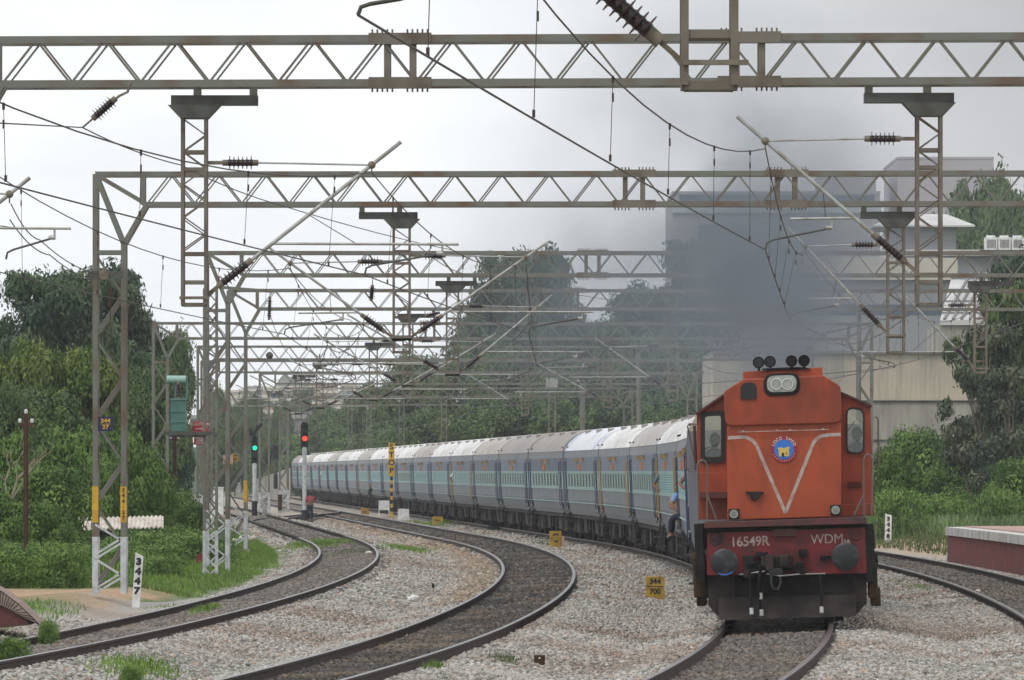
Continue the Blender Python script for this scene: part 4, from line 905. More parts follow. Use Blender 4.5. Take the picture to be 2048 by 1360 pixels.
# coupler
b = MB(); a0, a1 = lp(1522, 1112), lp(1585, 1134); b.box(a0.x, a1.x, -.75, -.4, a1.z, a0.z); b.box(lp(1532, 1120).x, lp(1548, 1120).x, -1.0, -.7, lp(1540, 1140).z, lp(1540, 1108).z)
b.box(lp(1560, 1120).x, lp(1578, 1120).x, -1.05, -.7, lp(1570, 1132).z, lp(1570, 1108).z); b.box(lp(1487, 1130).x, lp(1510, 1130).x, -.7, -.4, lp(1500, 1155).z, lp(1500, 1110).z); b.build('coupler', M['grime_brown'], loco, bevel=.03)
c = lp(1552, 1152); b = MB(); b.tube([(c.x - .07, -.95, c.z + .06), (c.x - .075, -.97, c.z - .1), (c.x - .04, -.98, c.z - .19), (c.x + .03, -.98, c.z - .2), (c.x + .075, -.97, c.z - .1), (c.x + .07, -.95, c.z + .06)], .022, 8); b.box(c.x - .11, c.x + .11, -.99, -.92, c.z + .05, c.z + .14); b.build('screw_link', M['buffer'], loco, smooth=True)
for (p0, p1, p2, r_) in (((1520, 1120), (1516, 1180), (1524, 1228), .022), ((1498, 1130), (1502, 1190), (1504, 1225), .02), ((1640, 1150), (1643, 1190), (1643, 1222), .02), ((1545, 1140), (1530, 1160), (1522, 1195), .015)):
    b = MB(); b.tube([lp(*p0, -.5), lp(p0[0] + 2, p0[1] + 12, -.8), lp(*p1, -.78), lp(*p2, -.7)], r_, 8); h_ = b.build('brake_hose', M['grime'], loco)
    c = lp(*p2, -.7); b = MB(); b.cyl(c + Vector((0, -.02, .08)), c + Vector((0, -.05, -.02)), .035, 8); b.build('hose_coupling', M['tube'], h_)
b = MB(); b.tube([lp(1535, 1146, -.8), lp(1560, 1150, -1), lp(1600, 1147, -.7), lp(1650, 1146, -.6)], .012, 6); b.tube([lp(1480, 1148, -.62), lp(1530, 1141, -.8)], .012, 6); b.build('uncoupling_rod', M['tube'], loco)
b = MB()
for k in range(26):
    rr = random.Random(k); px = rr.uniform(1490, 1610); py = rr.uniform(1104, 1142); a0 = lp(px, py); s_ = rr.uniform(.03, .08); b.box(a0.x - s_, a0.x + s_, -.72, -.46, a0.z - s_ * .8, a0.z + s_ * .8)
b.build('coupler_fitting', M['grime'], loco, bevel=.01)
b = MB(); b.prism(L2([(1640, 1118), (1662, 1117), (1662, 1111), (1640, 1111)]), -.5, -.4); b.build('pipe_stub', M['grime'], loco)
# lower skirt / cowcatcher
b = MB(); b.prism(L2([(1417, 1210), (1417, 1150), (1733, 1146), (1733, 1206), (1712, 1228), (1438, 1234)]), -.30, -.12); b.build('pilot_backing', M['grime_brown'], loco)
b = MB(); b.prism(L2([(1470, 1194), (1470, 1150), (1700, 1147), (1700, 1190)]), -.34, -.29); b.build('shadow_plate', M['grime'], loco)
b = MB(); q0, q1 = L2([(1438, 1194), (1712, 1188)]); q2, q3 = L2([(1712, 1230), (1438, 1239)])
b.add([(q0[0], -.42, q0[1]), (q1[0], -.42, q1[1]), (q2[0], -.62, q2[1]), (q3[0], -.62, q3[1]), (q0[0], -.38, q0[1]), (q1[0], -.38, q1[1]), (q2[0], -.58, q2[1]), (q3[0], -.58, q3[1])], [(0, 1, 2, 3), (4, 7, 6, 5), (0, 4, 5, 1), (1, 5, 6, 2), (2, 6, 7, 3), (3, 7, 4, 0)])
b.build('cowcatcher', M['grime_brown'], loco)
for sx_ in (-1, 1):
    a0 = lp(1394 if sx_ < 0 else 1742, 1150)
    b = MB(); xx = a0.x; b.box(xx - .06, xx + .16 if sx_ < 0 else xx + .10, -.2, .3, a0.z - .36, a0.z + .22); b.box(xx - .02, xx + .14, -.1, .8, a0.z - .5, a0.z - .2); b.build('sand_box', M['brown_box'], loco, bevel=.03)
    b = MB(); c = lp(1394 if sx_ < 0 else 1748, 1119, -.05); b.cyl(c + Vector((-.06, 0, 0)), c + Vector((.06, 0, 0)), .12, 14); b.cyl(c + Vector((0, -.25, .05)), c + Vector((0, .2, .05)), .035, 8); b.build('side_fitting', M['brown_box'], loco, smooth=True)
    for z_ in (1065, 1100, 1150, 1185): pass
    b = MB(); xs = lp(1402 if sx_ < 0 else 1742, 1100).x
    b.box(xs - .09, xs + .05, -.45, 1.0, a0.z - .1, a0.z + .82); b.build('step_well', M['grime'], loco)
# corner handrails
for (x1_, x2_, ytop, ybase) in ((1396, 1415, 922, 1040), (1744, 1727, 910, 1030)):
    b = MB(); sg = 1 if x2_ > x1_ else -1
    b.tube([lp(x1_ + sg * 2, ybase, -.5), lp(x1_, ytop + 9, -.5), lp(x1_ + sg * 3, ytop + 2, -.5), lp((x1_ + x2_) / 2, ytop - 2, -.5), lp(x2_ - sg * 3, ytop + 2, -.5), lp(x2_, ytop + 9, -.5), lp(x2_, ybase, -.5)], .016, 8)
    b.tube([lp(x2_, 990, -.5), lp(x2_ + sg * 19, ybase, -.5)], .016, 8); b.build('handrail', M['chrome'], loco, smooth=True)
b = MB(); b.tube([lp(1748, 1060, -.1), lp(1750, 1096, -.1), lp(1738, 1098, -.1), lp(1722, 1096, -.1)], .014, 6); b.build('grab_rail', M['chrome'], loco)
# long hood, frame, bogies behind
b = MB(); b.prism(L2([(1468, 1040), (1468, 800), (1490, 775), (1645, 768), (1668, 792), (1668, 1035)]), 3.6, 16.8); b.build('long_hood', M['orange'], loco)
b = MB(); b.cyl((.1, 8.9, 3.95), (.1, 8.9, 4.25), .35, 16); b.build('exhaust_stack', M['grime'], loco)
b = MB(); b.box(-1.35, 1.35, .05, 17.0, 1.25, 1.6); b.box(-1.3, 1.3, 6.4, 10.4, .45, 1.25); b.build('underframe', M['maroon'], loco)
for y in (3.6, 13.2):
    b = MB(); b.box(-1.3, -1.05, y - 2.2, y + 2.2, .45, .85); b.box(1.05, 1.3, y - 2.2, y + 2.2, .45, .85); b.box(-1.1, 1.1, y - .4, y + .4, .5, 1.2); bo = b.build('bogie', M['grime'], loco, bevel=.02)
    for q in (-1.85, 0, 1.85):
        b = MB(); b.cyl((-.96, y + q, .546), (-.82, y + q, .546), .546, 24); b.cyl((.82, y + q, .546), (.96, y + q, .546), .546, 24); b.cyl((-.9, y + q, .546), (.9, y + q, .546), .1, 8); b.build('wheel', M['grime'], bo)
# ---------------------------------------------------------------- people
def skin_mesh(name, pts, edges, rad, m, parent, sub=2, extra=None):
    me = bpy.data.meshes.new(name); me.from_pydata([tuple(p) for p in pts], edges, []); o = bpy.data.objects.new('tmp', me); COL.objects.link(o)
    md = o.modifiers.new('s', 'SKIN'); md.use_smooth_shade = True
    sv = me.skin_vertices[0] if me.skin_vertices else None
    if sv is None:
        bm = bmesh.new(); bm.from_mesh(me); bm.verts.layers.skin.verify(); bm.to_mesh(me); bm.free(); sv = me.skin_vertices[0]
    for i, r in enumerate(rad): sv.data[i].radius = (r, r) if not isinstance(r, tuple) else r
    sv.data[0].use_root = True
    md2 = o.modifiers.new('u', 'SUBSURF'); md2.levels = sub; md2.render_levels = sub
    me2 = bpy.data.meshes.new_from_object(o.evaluated_get(bpy.context.evaluated_depsgraph_get()))
    bpy.data.objects.remove(o); me2.materials.clear(); me2.materials.append(m)
    me2.polygons.foreach_set('use_smooth', [True] * len(me2.polygons))
    if extra:
        bm = bmesh.new(); bm.from_mesh(me2)
        for fn in extra: fn(bm)
        for f in bm.faces: f.smooth = True
        bm.to_mesh(me2); bm.free()
    return link(name, me2, parent)
def person(label, loc, J, shirt, trousers, rz=0, scale=1.0, group=None, lungi=False):
    """J: joint dictionary in metres, feet near z=0, facing -y"""
    t = thing('person', label, 'person', loc, rz, group); t.scale = (scale,) * 3
    V_ = lambda k: Vector(J[k])
    pel, che, nk, hd = V_('pelvis'), V_('chest'), V_('neck'), V_('head')
    names_ = ['pelvis', 'chest', 'neck']; pts = [pel, che, nk, nk + (hd - nk) * .35]; ed = [(0, 1), (1, 2), (2, 3)]; rad = [(.15, .11), (.17, .12), .055, .05]
    tip = {}
    for s_ in 'lr':
        sh, el, wr = V_('sh' + s_), V_('el' + s_), V_('wr' + s_); i = len(pts); hand = wr + (wr - el).normalized() * .09
        pts += [sh, el, wr, hand]; ed += [(1, i), (i, i + 1), (i + 1, i + 2), (i + 2, i + 3)]; rad += [.062, .045, .03, .036]; tip[s_] = (wr, hand, (wr - el).normalized())
        hp_, kn, an = V_('hp' + s_), V_('kn' + s_), V_('an' + s_); i = len(pts); toe = an + Vector((0, -.17, -.05))
        pts += [hp_, kn, an, toe]; ed += [(0, i), (i, i + 1), (i + 1, i + 2), (i + 2, i + 3)]; rad += [.085, .06, .042, .035]
    def head(bm):
        f = Vector(J.get('face', (0, -1, 0))).normalized(); M_ = Matrix.Translation(hd) @ f.to_track_quat('-Y', 'Z').to_matrix().to_4x4() @ Matrix.Diagonal((.078, .098, .118, 1))
        bmesh.ops.create_uvsphere(bm, u_segments=16, v_segments=12, radius=1, matrix=M_)
        Mf = Matrix.Translation(hd) @ f.to_track_quat('-Y', 'Z').to_matrix().to_4x4()
        for c, r in (((0, -.105, -.015), .016), ((.08, .0, -.01), .018), ((-.08, .0, -.01), .018), ((0, -.085, -.085), .028)):
            bmesh.ops.create_uvsphere(bm, u_segments=8, v_segments=6, radius=r, matrix=Mf @ Matrix.Translation(c))
    def fingers(bm):
        for s_ in 'lr':
            wr, ha, d = tip[s_]; sd = d.cross(Vector((0, 1, 0)));
            if sd.length < .2: sd = d.cross(Vector((1, 0, 0)))
            sd.normalize(); up = d.cross(sd)
            for k in range(5):
                if k == 4: a = wr + d * .03 + sd * .03; dd = (d * .6 + sd * .8).normalized(); L_ = .055
                else: a = ha + sd * (-.027 + k * .018); dd = (d + up * .25).normalized(); L_ = (.06, .072, .07, .055)[k]
                mb = MB(); mb.tube([a, a + dd * L_ * .5, a + dd * L_ + up * .02], [.009, .008, .006], 6)
                vs = [bm.verts.new(v) for v in mb.v]
                for f in mb.f:
                    try: bm.faces.new([vs[q] for q in f])
                    except ValueError: pass
    skin_mesh('body', pts, ed, rad, M['skin'], t, 2, [head, fingers])
    # shirt
    P2 = [pel + Vector((0, 0, .03)), che, che.lerp(nk, .75)]; E2 = [(0, 1), (1, 2)]; R2 = [(.175, .13), (.195, .14), (.10, .08)]
    for s_ in 'lr':
        sh, el = V_('sh' + s_), V_('el' + s_); i = len(P2); P2 += [sh, sh.lerp(el, .75)]; E2 += [(1, i), (i, i + 1)]; R2 += [.082, .062]
    skin_mesh('shirt', P2, E2, R2, M[shirt], t, 2)
    P3 = [pel]; E3 = []; R3 = [(.165, .125)]
    for s_ in 'lr':
        hp_, kn, an = V_('hp' + s_), V_('kn' + s_), V_('an' + s_); i = len(P3); P3 += [hp_, kn, kn.lerp(an, .88)]; E3 += [(0, i), (i, i + 1), (i + 1, i + 2)]; R3 += [.105, .078, .062]
    skin_mesh('trousers', P3, E3, R3, M[trousers], t, 2)
    f = Vector(J.get('face', (0, -1, 0))).normalized(); Mf = f.to_track_quat('-Y', 'Z').to_matrix().to_4x4()
    b = MB(); b.ball((0, 0, 0), 1, 14, 9); 
    b.v = [tuple(hd + (Mf @ Vector((v[0] * .086, v[1] * .104 + .016, v[2] * .118 + .022))) if True else v) for v in b.v]
    b.build('hair', M['hair'], t, smooth=True)
    b = MB()
    for s_ in 'lr': an = V_('an' + s_); b.box(an.x - .045, an.x + .045, an.y - .2, an.y + .07, an.z - .09, an.z - .02)
    b.build('shoe', M['black'], t, bevel=.02)
    return t
def J0(**k):
    d = dict(pelvis=(0, 0, .92), chest=(0, 0, 1.25), neck=(0, 0, 1.46), head=(0, -.01, 1.6), shl=(-.19, 0, 1.38), ell=(-.24, .02, 1.1), wrl=(-.22, -.1, .86), shr=(.19, 0, 1.38), elr=(.24, .02, 1.1), wrr=(.22, -.1, .86),
             hpl=(-.09, 0, .88), knl=(-.10, -.02, .48), anl=(-.10, 0, .09), hpr=(.09, 0, .88), knr=(.10, -.02, .48), anr=(.10, 0, .09)); d.update(k); return d
dP = 391; gzp = CH - (1044 - HY) * dP / K
person('person in a red shirt and dark trousers standing beside the red signal post', (P(620, 0, dP).x, dP, gzp), J0(face=(-.3, 1, 0), wrr=(.12, -.2, 1.05), wrl=(-.26, .05, .85)), 'shirt_red', 'trousers', rz=.4, scale=.94)
# hanging out of the doors (left side of the train)
def onside(y, out, z): return tp(y, -CW - out, z)
leanJ = J0(pelvis=(0, 0, .92), chest=(-.10, -.08, 1.22), neck=(-.16, -.14, 1.42), head=(-.19, -.17, 1.55), shl=(-.28, -.05, 1.36), ell=(-.42, -.1, 1.12), wrl=(-.30, -.25, 1.0), shr=(.05, -.1, 1.38), elr=(.14, -.02, 1.52), wrr=(.26, .02, 1.66), face=(-.35, -1, 0))
sitJ = J0(pelvis=(.1, 0, .30), chest=(-.05, -.04, .64), neck=(-.12, -.08, .84), head=(-.15, -.11, .98), shl=(-.24, 0, .78), ell=(-.32, -.1, .52), wrl=(-.15, -.25, .42), shr=(.12, -.05, .80), elr=(.16, -.1, .56), wrr=(-.02, -.2, .42),
          hpl=(-.0, .0, .26), knl=(-.34, -.08, .22), anl=(-.36, -.02, -.20), hpr=(.06, 0, .26), knr=(-.30, .1, .22), anr=(-.32, .12, -.2), face=(-.3, -1, 0))
def dr(i, e): return Y0 + i * 22.3 + e * 9.75
for (yy, J, z, sh, tr, lb) in ((dr(1, -1), leanJ, 1.10, 'lungi', 'trousers_grey', 'person in a checked brownish shirt leaning out of a coach door just behind the cab'),
                               (dr(1, 1), sitJ, 1.15, 'shirt_blue', 'trousers', 'dark haired person leaning far out beside the cab grab rail'),
                               (dr(2, -1), sitJ, 1.10, 'lungi', 'trousers_grey', 'person sitting in an open coach doorway with legs hanging outside'),
                               (dr(2, 0.86), leanJ, 1.0, 'trousers_grey', 'lungi', 'person leaning from the coach door nearest the pale blue windows'),
                               (dr(9, 1), leanJ, 1.0, 'shirt_white', 'trousers', 'person with a white cloth leaning out of a door in the middle of the train'),
                               (dr(14, 1), sitJ, 1.1, 'shirt_blue', 'trousers', 'person in blue sitting in a doorway far down the train'),
                               (dr(19, 0.9), leanJ, 1.0, 'shirt_white', 'trousers', 'person at a door near the tail of the train')):
    p = onside(yy, -.17 if J is leanJ else -.1, z); person(lb, p, J, sh, tr, rz=-th(yy), group='passengers hanging from the train doors')
# crew, seated inside the cab; only head and shoulders reach the glass
for px, py, lb, s_ in ((1430, 905, 'locomotive driver in a light blue shirt behind the left windscreen', 1), (1714, 893, 'crew member in blue behind the right rounded windscreen', -1)):
    p = P(px, py, LY + 1.95)
    person(lb, (p.x, p.y, p.z - .86), J0(pelvis=(0, .1, .42), chest=(0, .05, .74), neck=(0, .02, .92), head=(0, 0, 1.05), shl=(-.16, .05, .84), ell=(-.2, .0, .6), wrl=(-.1, .0, .45), shr=(.16, .05, .84), elr=(.2, 0, .6), wrr=(.1, 0, .45),
           hpl=(-.08, .05, .40), knl=(-.1, .02, .2), anl=(-.1, .1, .05), hpr=(.08, .05, .4), knr=(.1, .02, .2), anr=(.1, .1, .05)), 'shirt_blue', 'trousers')
# ---------------------------------------------------------------- wayside objects
def board(px, py, wpx, hpx, label, lines, d=None, m='sign_yellow', tm='black', name='marker_board', cat='marker board', hs=.16, z=-.15, tilt=0, thick=.03, posts=False, group=None):
    d = d or GD(py, z); s = K / d; c = P(px, py, d); t = thing(name, label, cat, c, 0, group); w2, h2 = wpx / 2 / s, hpx / s
    b = MB(); b.box(-w2, w2, -thick, thick, -.12, h2); b.build('slab', M[m], t, bevel=.006); n = len(lines)
    for i, l in enumerate(lines): text(l, hs, M[tm], 'lettering', t, (0, -thick - .003, h2 * (1 - (i + .5) / n)), bold=.006)
    if n == 2: b = MB(); b.box(-w2 * .85, w2 * .85, -thick - .006, -thick, h2 / 2 - .008, h2 / 2 + .008); b.build('rule', M[tm], t)
    t.rotation_euler = (0, tilt, 0); return t
board(1310, 1193, 38, 40, 'yellow board reading 344 over 700 in the gravel left of the locomotive', ['344', '700'], hs=.115, z=-.2, group='yellow location boards in the ballast')
board(1111, 1090, 24, 28, 'yellow board reading 344 over 600 beside the train wheels', ['344', '600'], hs=.095, z=-.2, group='yellow location boards in the ballast')
board(1079, 1336, 22, 26, 'small rusty brown board with a single white dot near the bottom edge', [], m='brown_box', z=-.2)
b = MB(); c = P(1079, 1316, GD(1336) - .04); b.cyl(c, c + Vector((0, -.01, 0)), .012, 8); tag(b.build('reflector', M['white']), 'white dot on the small rusty board', 'reflector')
board(875, 1049, 22, 16, 'low yellow board at the ballast edge below the coach underframes', ['344'], hs=.1, z=-.2, group='yellow location boards in the ballast')
board(730, 1032, 16, 16, 'tiny yellow board left of the STOP post', ['344'], hs=.1, z=-.2, group='yellow location boards in the ballast')
board(1125, 1090, 8, 18, 'narrow pink board standing against the 344 over 600 board', [], m='plat_pink', z=-.2)
# distance posts with upright digits
def kmpost(px, ytop, ybot, wpx, chars, label, tilt, z):
    d = GD(ybot, z); s = K / d; h = (ybot - ytop) / s; w2 = wpx / 2 / s; t = thing('distance_post', label, 'distance post', P(px, ybot, d)); t.rotation_euler = (0, tilt, 0)
    b = MB(); b.prism([(-w2, -.3), (w2, -.3), (w2, h - .07), (-w2, h)], -.05, .05); b.build('slab', M['white'], t, bevel=.006)
    n = len(chars)
    for i, ch in enumerate(chars):
        o = text(ch, h / n * .60, M['black'], 'lettering', t, (0, -.054, h * .90 - (i + .5) * h * .88 / n), bold=.012); o.scale = (1.15, 1, 1)
kmpost(273, 1105, 1193, 16, '3447', 'leaning white distance post with upright digits 3447 beside the gantry foot', .07, .06)
kmpost(1776, 1027, 1079, 13, '3448', 'white distance post with upright digits 3448 beyond the locomotive', .02, -.02)
# STOP post
d = 416.; s = K / d; t = thing('stop_post', 'tall black and yellow banded post with STOP written downwards', 'stop sign', P(783, 1031, d)); H_ = 145 / s
for i in range(10):
    z0, z1 = i * .22 - (.5 if i == 0 else 0), (i + 1) * .22; b = MB(); b.box(-.09 if 0 else -.075, .075, -.03, .03, z0, z1); b.build('post_band', M['yellow'] if i % 2 == 0 else M['black'], t)
b = MB(); b.box(-.165, .165, -.05, .03, 2.2, H_); pn = b.build('panel', M['yellow'], t, bevel=.01)
for i, ch in enumerate('STOP'):
    text(ch, .30, M['black'], 'lettering', pn, (0, -.055, H_ - .22 - i * (H_ - 2.3) / 4), bold=.012, sx=1.1)
# white boards beside it
d = 417.; s = K / d; t = thing('notice_board', 'white board on two short legs left of the STOP post', 'notice board', P(768, 1028, d)); b = MB(); b.box(-.30, .30, -.02, .02, .22, 27 / s); b.build('panel', M['white'], t, bevel=.01)
b = MB(); b.box(-.30, .30, -.025, .0, .06, .21); b.build('lower_panel', M['black'], t); b = MB()
for q in (-.28, .28): b.box(q - .025, q + .025, -.03, .03, -.1, 27 / s)
b.build('leg', M['white'], t)
d = 400.; s = K / d; t = thing('stone_slab', 'pale stone block right of the STOP post', 'stone block', P(807, 1037, d)); b = MB(); b.prism(roundpoly([(-.32, -.1), (.32, -.1), (.30, 19 / s), (-.31, 20 / s)], [0, 0, .08, .08]), -.08, .08); b.build('slab', M['white'], t)
# black box near the rails
d = GD(1067, -.3); t = thing('junction_box', 'low black box between the middle track and the train', 'junction box', P(994, 1067, d)); b = MB(); b.box(-.42, .42, -.2, .2, -.05, .34); b.box(-.3, .3, -.22, .22, .3, .48); b.build('casing', M['black'], t, bevel=.03)
# red signal
dS = 391.0; sS = K / dS
def signal(px, ybase, ytop, d, label, lamp, lampy, lamp_mat, hood_h=52, post_m='alu_white', wpx=15):
    s = K / d; c = P(px, ybase, d); t = thing('signal_post', label, 'railway signal', c); Z = lambda y: (ybase - y) / s; yh = ytop + hood_h
    b = MB(); b.cyl((0, 0, 0), (0, 0, Z(yh) + .05), .115, 16); b.build('post', M[post_m], t, smooth=True)
    b = MB(); b.cyl((0, 0, -.1), (0, 0, Z(ybase - 26)), .16, 16); b.build('base', M['black'], t, smooth=True)
    w_ = wpx / 2 / s; b = MB(); b.prism(roundpoly([(-w_, Z(yh)), (w_, Z(yh)), (w_, Z(ytop)), (-w_, Z(ytop))], [.06, .06, .18, .18]), -.06, .12); hd_ = b.build('signal_head', M['black'], t, bevel=.02)
    n = 3; ys_ = [ytop + hood_h * (i + .5) / n for i in range(n)]
    for yy in ys_ + [lampy]:
        b = MB(); n_ = 14; r0 = .135
        for k in range(n_):
            a0, a1 = math.radians(-20 + 220 * k / n_), math.radians(-20 + 220 * (k + 1) / n_)
            p0, p1 = Vector((math.cos(a0) * r0, 0, math.sin(a0) * r0)), Vector((math.cos(a1) * r0, 0, math.sin(a1) * r0)); cc = Vector((.0, -.06, Z(yy)))
            b.add([cc + p0, cc + p1, cc + p1 + Vector((0, -.2, 0)), cc + p0 + Vector((0, -.2, 0)), cc + p0 * .93, cc + p1 * .93, cc + p1 * .93 + Vector((0, -.2, 0)), cc + p0 * .93 + Vector((0, -.2, 0))], [(0, 1, 2, 3), (4, 5, 6, 7), (3, 2, 6, 7)])
        if yy != lampy: b.build('hood', M['black'], hd_)
    b = MB(); b.cyl((.02, -.06, Z(lampy)), (.02, -.09, Z(lampy)), .125, 20); b.build('lamp', M[lamp_mat], hd_)
    return t, Z
t, Z = signal(609, 1046, 844, dS, 'white signal post with black head showing a red light', 0, 877, 'red_lamp')
b = MB()
for x in (-.17, .17): b.tube([(x, .2, Z(905)), (x, .2, Z(850))], .012, 5)
b.build('ladder', M['black'], t)
b = MB(); b.box(-.3, .3, .05, .35, Z(910), Z(907)); b.build('ladder_platform', M['black'], t)
t, Z = signal(509, 1028, 872, 415, 'signal at left with a small green light, beside lattice columns', 0, 896, 'green_lamp', 56, wpx=13)
b = MB(); b.bar((0, 0, Z(872)), (.18, 0, Z(850)), .1); 
for k in range(5): q = k / 4; b.cyl((-.05 + .42 * q, -.1, Z(868) + .52 * q), (-.05 + .42 * q, -.2, Z(868) + .52 * q), .1, 12)
b.build('route_indicator', M['black'], t)
b = MB(); b.box(-.28, -.1, -.05, .05, Z(872), Z(857)); b.build('side_unit', M['black'], t)
t, Z = signal(551, 975, 890, 560, 'distant dark signal with angled route arms, unlit', 0, 905, 'black', 30, 'steel_dark', 12)
b = MB(); b.bar((0, 0, Z(892)), (-.55, 0, Z(882)), .12); b.bar((0, 0, Z(892)), (.55, 0, Z(882)), .12); b.bar((-.2, -.05, Z(897)), (.2, -.05, Z(888)), .05); b.bar((.2, -.05, Z(897)), (-.2, -.05, Z(888)), .05); b.build('route_indicator', M['steel_dark'], t)
# rusty telegraph poles
def tpole(px, ytop, ybot, d, label, r=.055):
    s = K / d; t = thing('telegraph_pole', label, 'pole', P(px, ybot, d), group='old rusty rail poles'); h = (ybot - ytop) / s
    b = MB(); b.box(-r, r, -.02, .02, -.2, h - .1); b.box(-.02, .02, -.06, .06, -.2, h - .1); b.build('post', M['rust'], t)
    b = MB(); b.box(-.17, .17, -.03, .03, h - .38, h - .30); b.build('crossarm', M['rust'], t)
    for x, z in ((-.14, h - .25), (.14, h - .25), (0, h - .03)): b = MB(); b.tube([(x, 0, z - .05), (x, 0, z), (x, 0, z + .05)], [.035, .045, .025], 8); b.build('pole_insulator', M['white'], t)
tpole(52, 820, 1155, 175, 'rusty telegraph pole with two white insulators at far left'); tpole(349, 862, 1050, 290, 'thin rusty pole behind the corrugated shed', .07)
# corrugated shed
dsh = 215.0; s = K / dsh; t = thing('shed', 'low shed with a wavy pale corrugated roof behind the gantry column', 'shed'); xL, xR = P(158, 0, dsh).x, P(330, 0, dsh).x; zr0, zr1 = P(0, 1058, dsh).z, P(0, 1040, dsh).z
b = MB(); n = 120; V = []; F = []
for j, (yy, zz, dx) in enumerate(((-.9, zr0, 0), (1.2, zr1 + .05, -.1))):
    for i in range(n + 1): x = xL + (xR - xL) * i / n; V.append((x + dx, dsh + yy, zz + .022 * math.sin(i / n * 2 * math.pi * 20) + .07 * (i / n))); 
for i in range(n): F.append((i, i + 1, n + 2 + i, n + 1 + i))
b.add(V, F); V2 = [(x, y, z - .03) for x, y, z in V]; b.add(V2, F); b.add(V[:n + 1] + V2[:n + 1], [(i, i + 1, n + 2 + i, n + 1 + i) for i in range(n)]); b.build('roof', M['asbestos'], t, smooth=False)
b = MB(); b.box(xL + .45, xR - .2, dsh - .6, dsh + 1.0, -.2, zr0 - .05); b.build('wall', M['grime_brown'], t)
# red arch marker, white cabinets, rocks, rubbish
d = GD(1130, -.05); t = thing('marker_stone', 'small round topped dark red board at the foot of the transformer mast', 'marker', P(400, 1131, d)); b = MB(); b.prism(roundpoly([(-.10, 0), (.10, 0), (.10, .32), (-.10, .32)], [0, 0, .1, .1], 6), -.03, .03); b.build('board', M['plat_red'], t); b = MB(); b.box(-.13, .13, -.05, .05, -.1, .02); b.build('foot', M['maroon'], t)
for px, py, wp, hp_, lb, m_ in ((336, 1018, 20, 24, 'pale cabinet behind the shed', 'concrete'), (403, 1075, 8, 58, 'white painted post with a square cap, left of the mast', 'white'), (424, 1075, 8, 58, 'white painted post with a square cap, behind the mast', 'white'), (529, 1026, 10, 15, 'small grey box beside the crossover', 'concrete'), (560, 1003, 8, 12, 'little orange brown box near the far tracks', 'brown_box'), (435, 1012, 24, 36, 'white wall panel behind the lattice columns', 'white')):
    d = GD(py, -.1); d = min(d, 420); s = K / d; t = thing('cabinet' if hp_ < 50 else 'white_post', lb, 'cabinet' if hp_ < 50 else 'post', P(px, py, d)); b = MB(); b.box(-wp / 2 / s, wp / 2 / s, -.2, .2, -.5, hp_ / s); b.build('casing', M[m_], t, bevel=.02)
    b = MB(); b.box(-wp / 2 / s - .03, wp / 2 / s + .03, -.23, .23, hp_ / s, hp_ / s + .06); b.build('lid', M['white' if hp_ > 50 else m_], t)
def rock(px, py, r, label, m='asbestos', sq=(1, 1, .7), cat='rock', name='rock', group='pale boulders by the gantry foot'):
    d = GD(py, -.1); b = MB(); b.ball((0, 0, 0), r, 12, 8, sq); b.v = [tuple(Vector(v) * (1 + .25 * mnoise.noise(Vector(v) * 3 / r + Vector((px, 0, 0))))) for v in b.v]
    o = b.build(name, M[m], loc=P(px, py, d) + Vector((0, 0, r * .3)), smooth=True); return tag(o, label, cat, group)
rock(490, 1082, .22, 'long pale boulder, middle of the three by the gantry foot', sq=(1.2, 1, .8)); rock(507, 1078, .13, 'small pale boulder at the right of the three'); rock(467, 1088, .18, 'pale boulder at the left of the three', sq=(1.3, 1, .8))
for px, py, r, lb in ((828, 1200, .10, 'crumpled white plastic bag on the stones left of the middle track'), (738, 1108, .09, 'white plastic scrap on the right rail of the leftmost track'), (463, 1029, .05, 'tiny white litter by the crossover'), (866, 1160, .0, ''), (1956, 1183, .045, 'white scrap beside the inner rail at right'), (360, 1146, .07, 'white scrap in the grass below the mast'), (620, 1002, .08, 'white litter near the train tail')):
    if r: rock(px, py, r, lb, 'white', (1.3, .8, .7), 'litter', 'litter', 'white litter lying about')
rock(866, 1172, .035, 'little dark concrete peg standing in the ballast', 'grime_brown', (1, 1, 1.6), 'peg', 'peg', None)
# platform at right, built beyond the rightmost track
t = thing('platform', 'raised platform with limewashed edge over a flaking red wall at right', 'platform'); zt = .92
edge = [tp(y, OFF[4] + 1.95) for y in (112, 108, 100, 92, 84, 76, 66)]
e = [Vector(((1897 - CX) / 66.8, 113.5, 0)), Vector((13.05, 108, 0)), Vector((13.1, 100, 0)), Vector((13.05, 92, 0)), Vector((12.95, 84, 0)), Vector((12.7, 74, 0)), Vector((12.3, 62, 0))]
e = [Vector((p.x * 1.0, p.y * 1.97 - 4, 0)) for p in e]; 
def plat(z0, z1, o0, o1, m, nm, y0=128, y1=219):
    b = MB(); V = []; ys_ = [y1 - (y1 - y0) * k / 16 for k in range(17)]
    for y in ys_:
        a, c = tp(y, o0), tp(y, o1)
        j = .03 * mnoise.noise(Vector((y * .8, z0, 0))) if 'coping' not in nm else 0
        V += [(a.x + j, a.y, z0), (c.x, c.y, z0), (c.x, c.y, z1), (a.x + j, a.y, z1)]
    F = [(4 * i + q, 4 * i + (q + 1) % 4, 4 * i + 4 + (q + 1) % 4, 4 * i + 4 + q) for i in range(16) for q in range(4)] + [(0, 1, 2, 3), (64, 67, 66, 65)]
    b.add(V, F); return b.build(nm, M[m], t)
o4 = OFF[4] + 2.4
plat(-.5, .60, o4, o4 + 30, 'plat_red', 'wall'); plat(.60, .84, o4 - .05, o4 + .5, 'plat_white', 'coping', y1=219.3); plat(.60, .87, o4 + .5, o4 + 30, 'plat_pink', 'surface', y1=219.1)
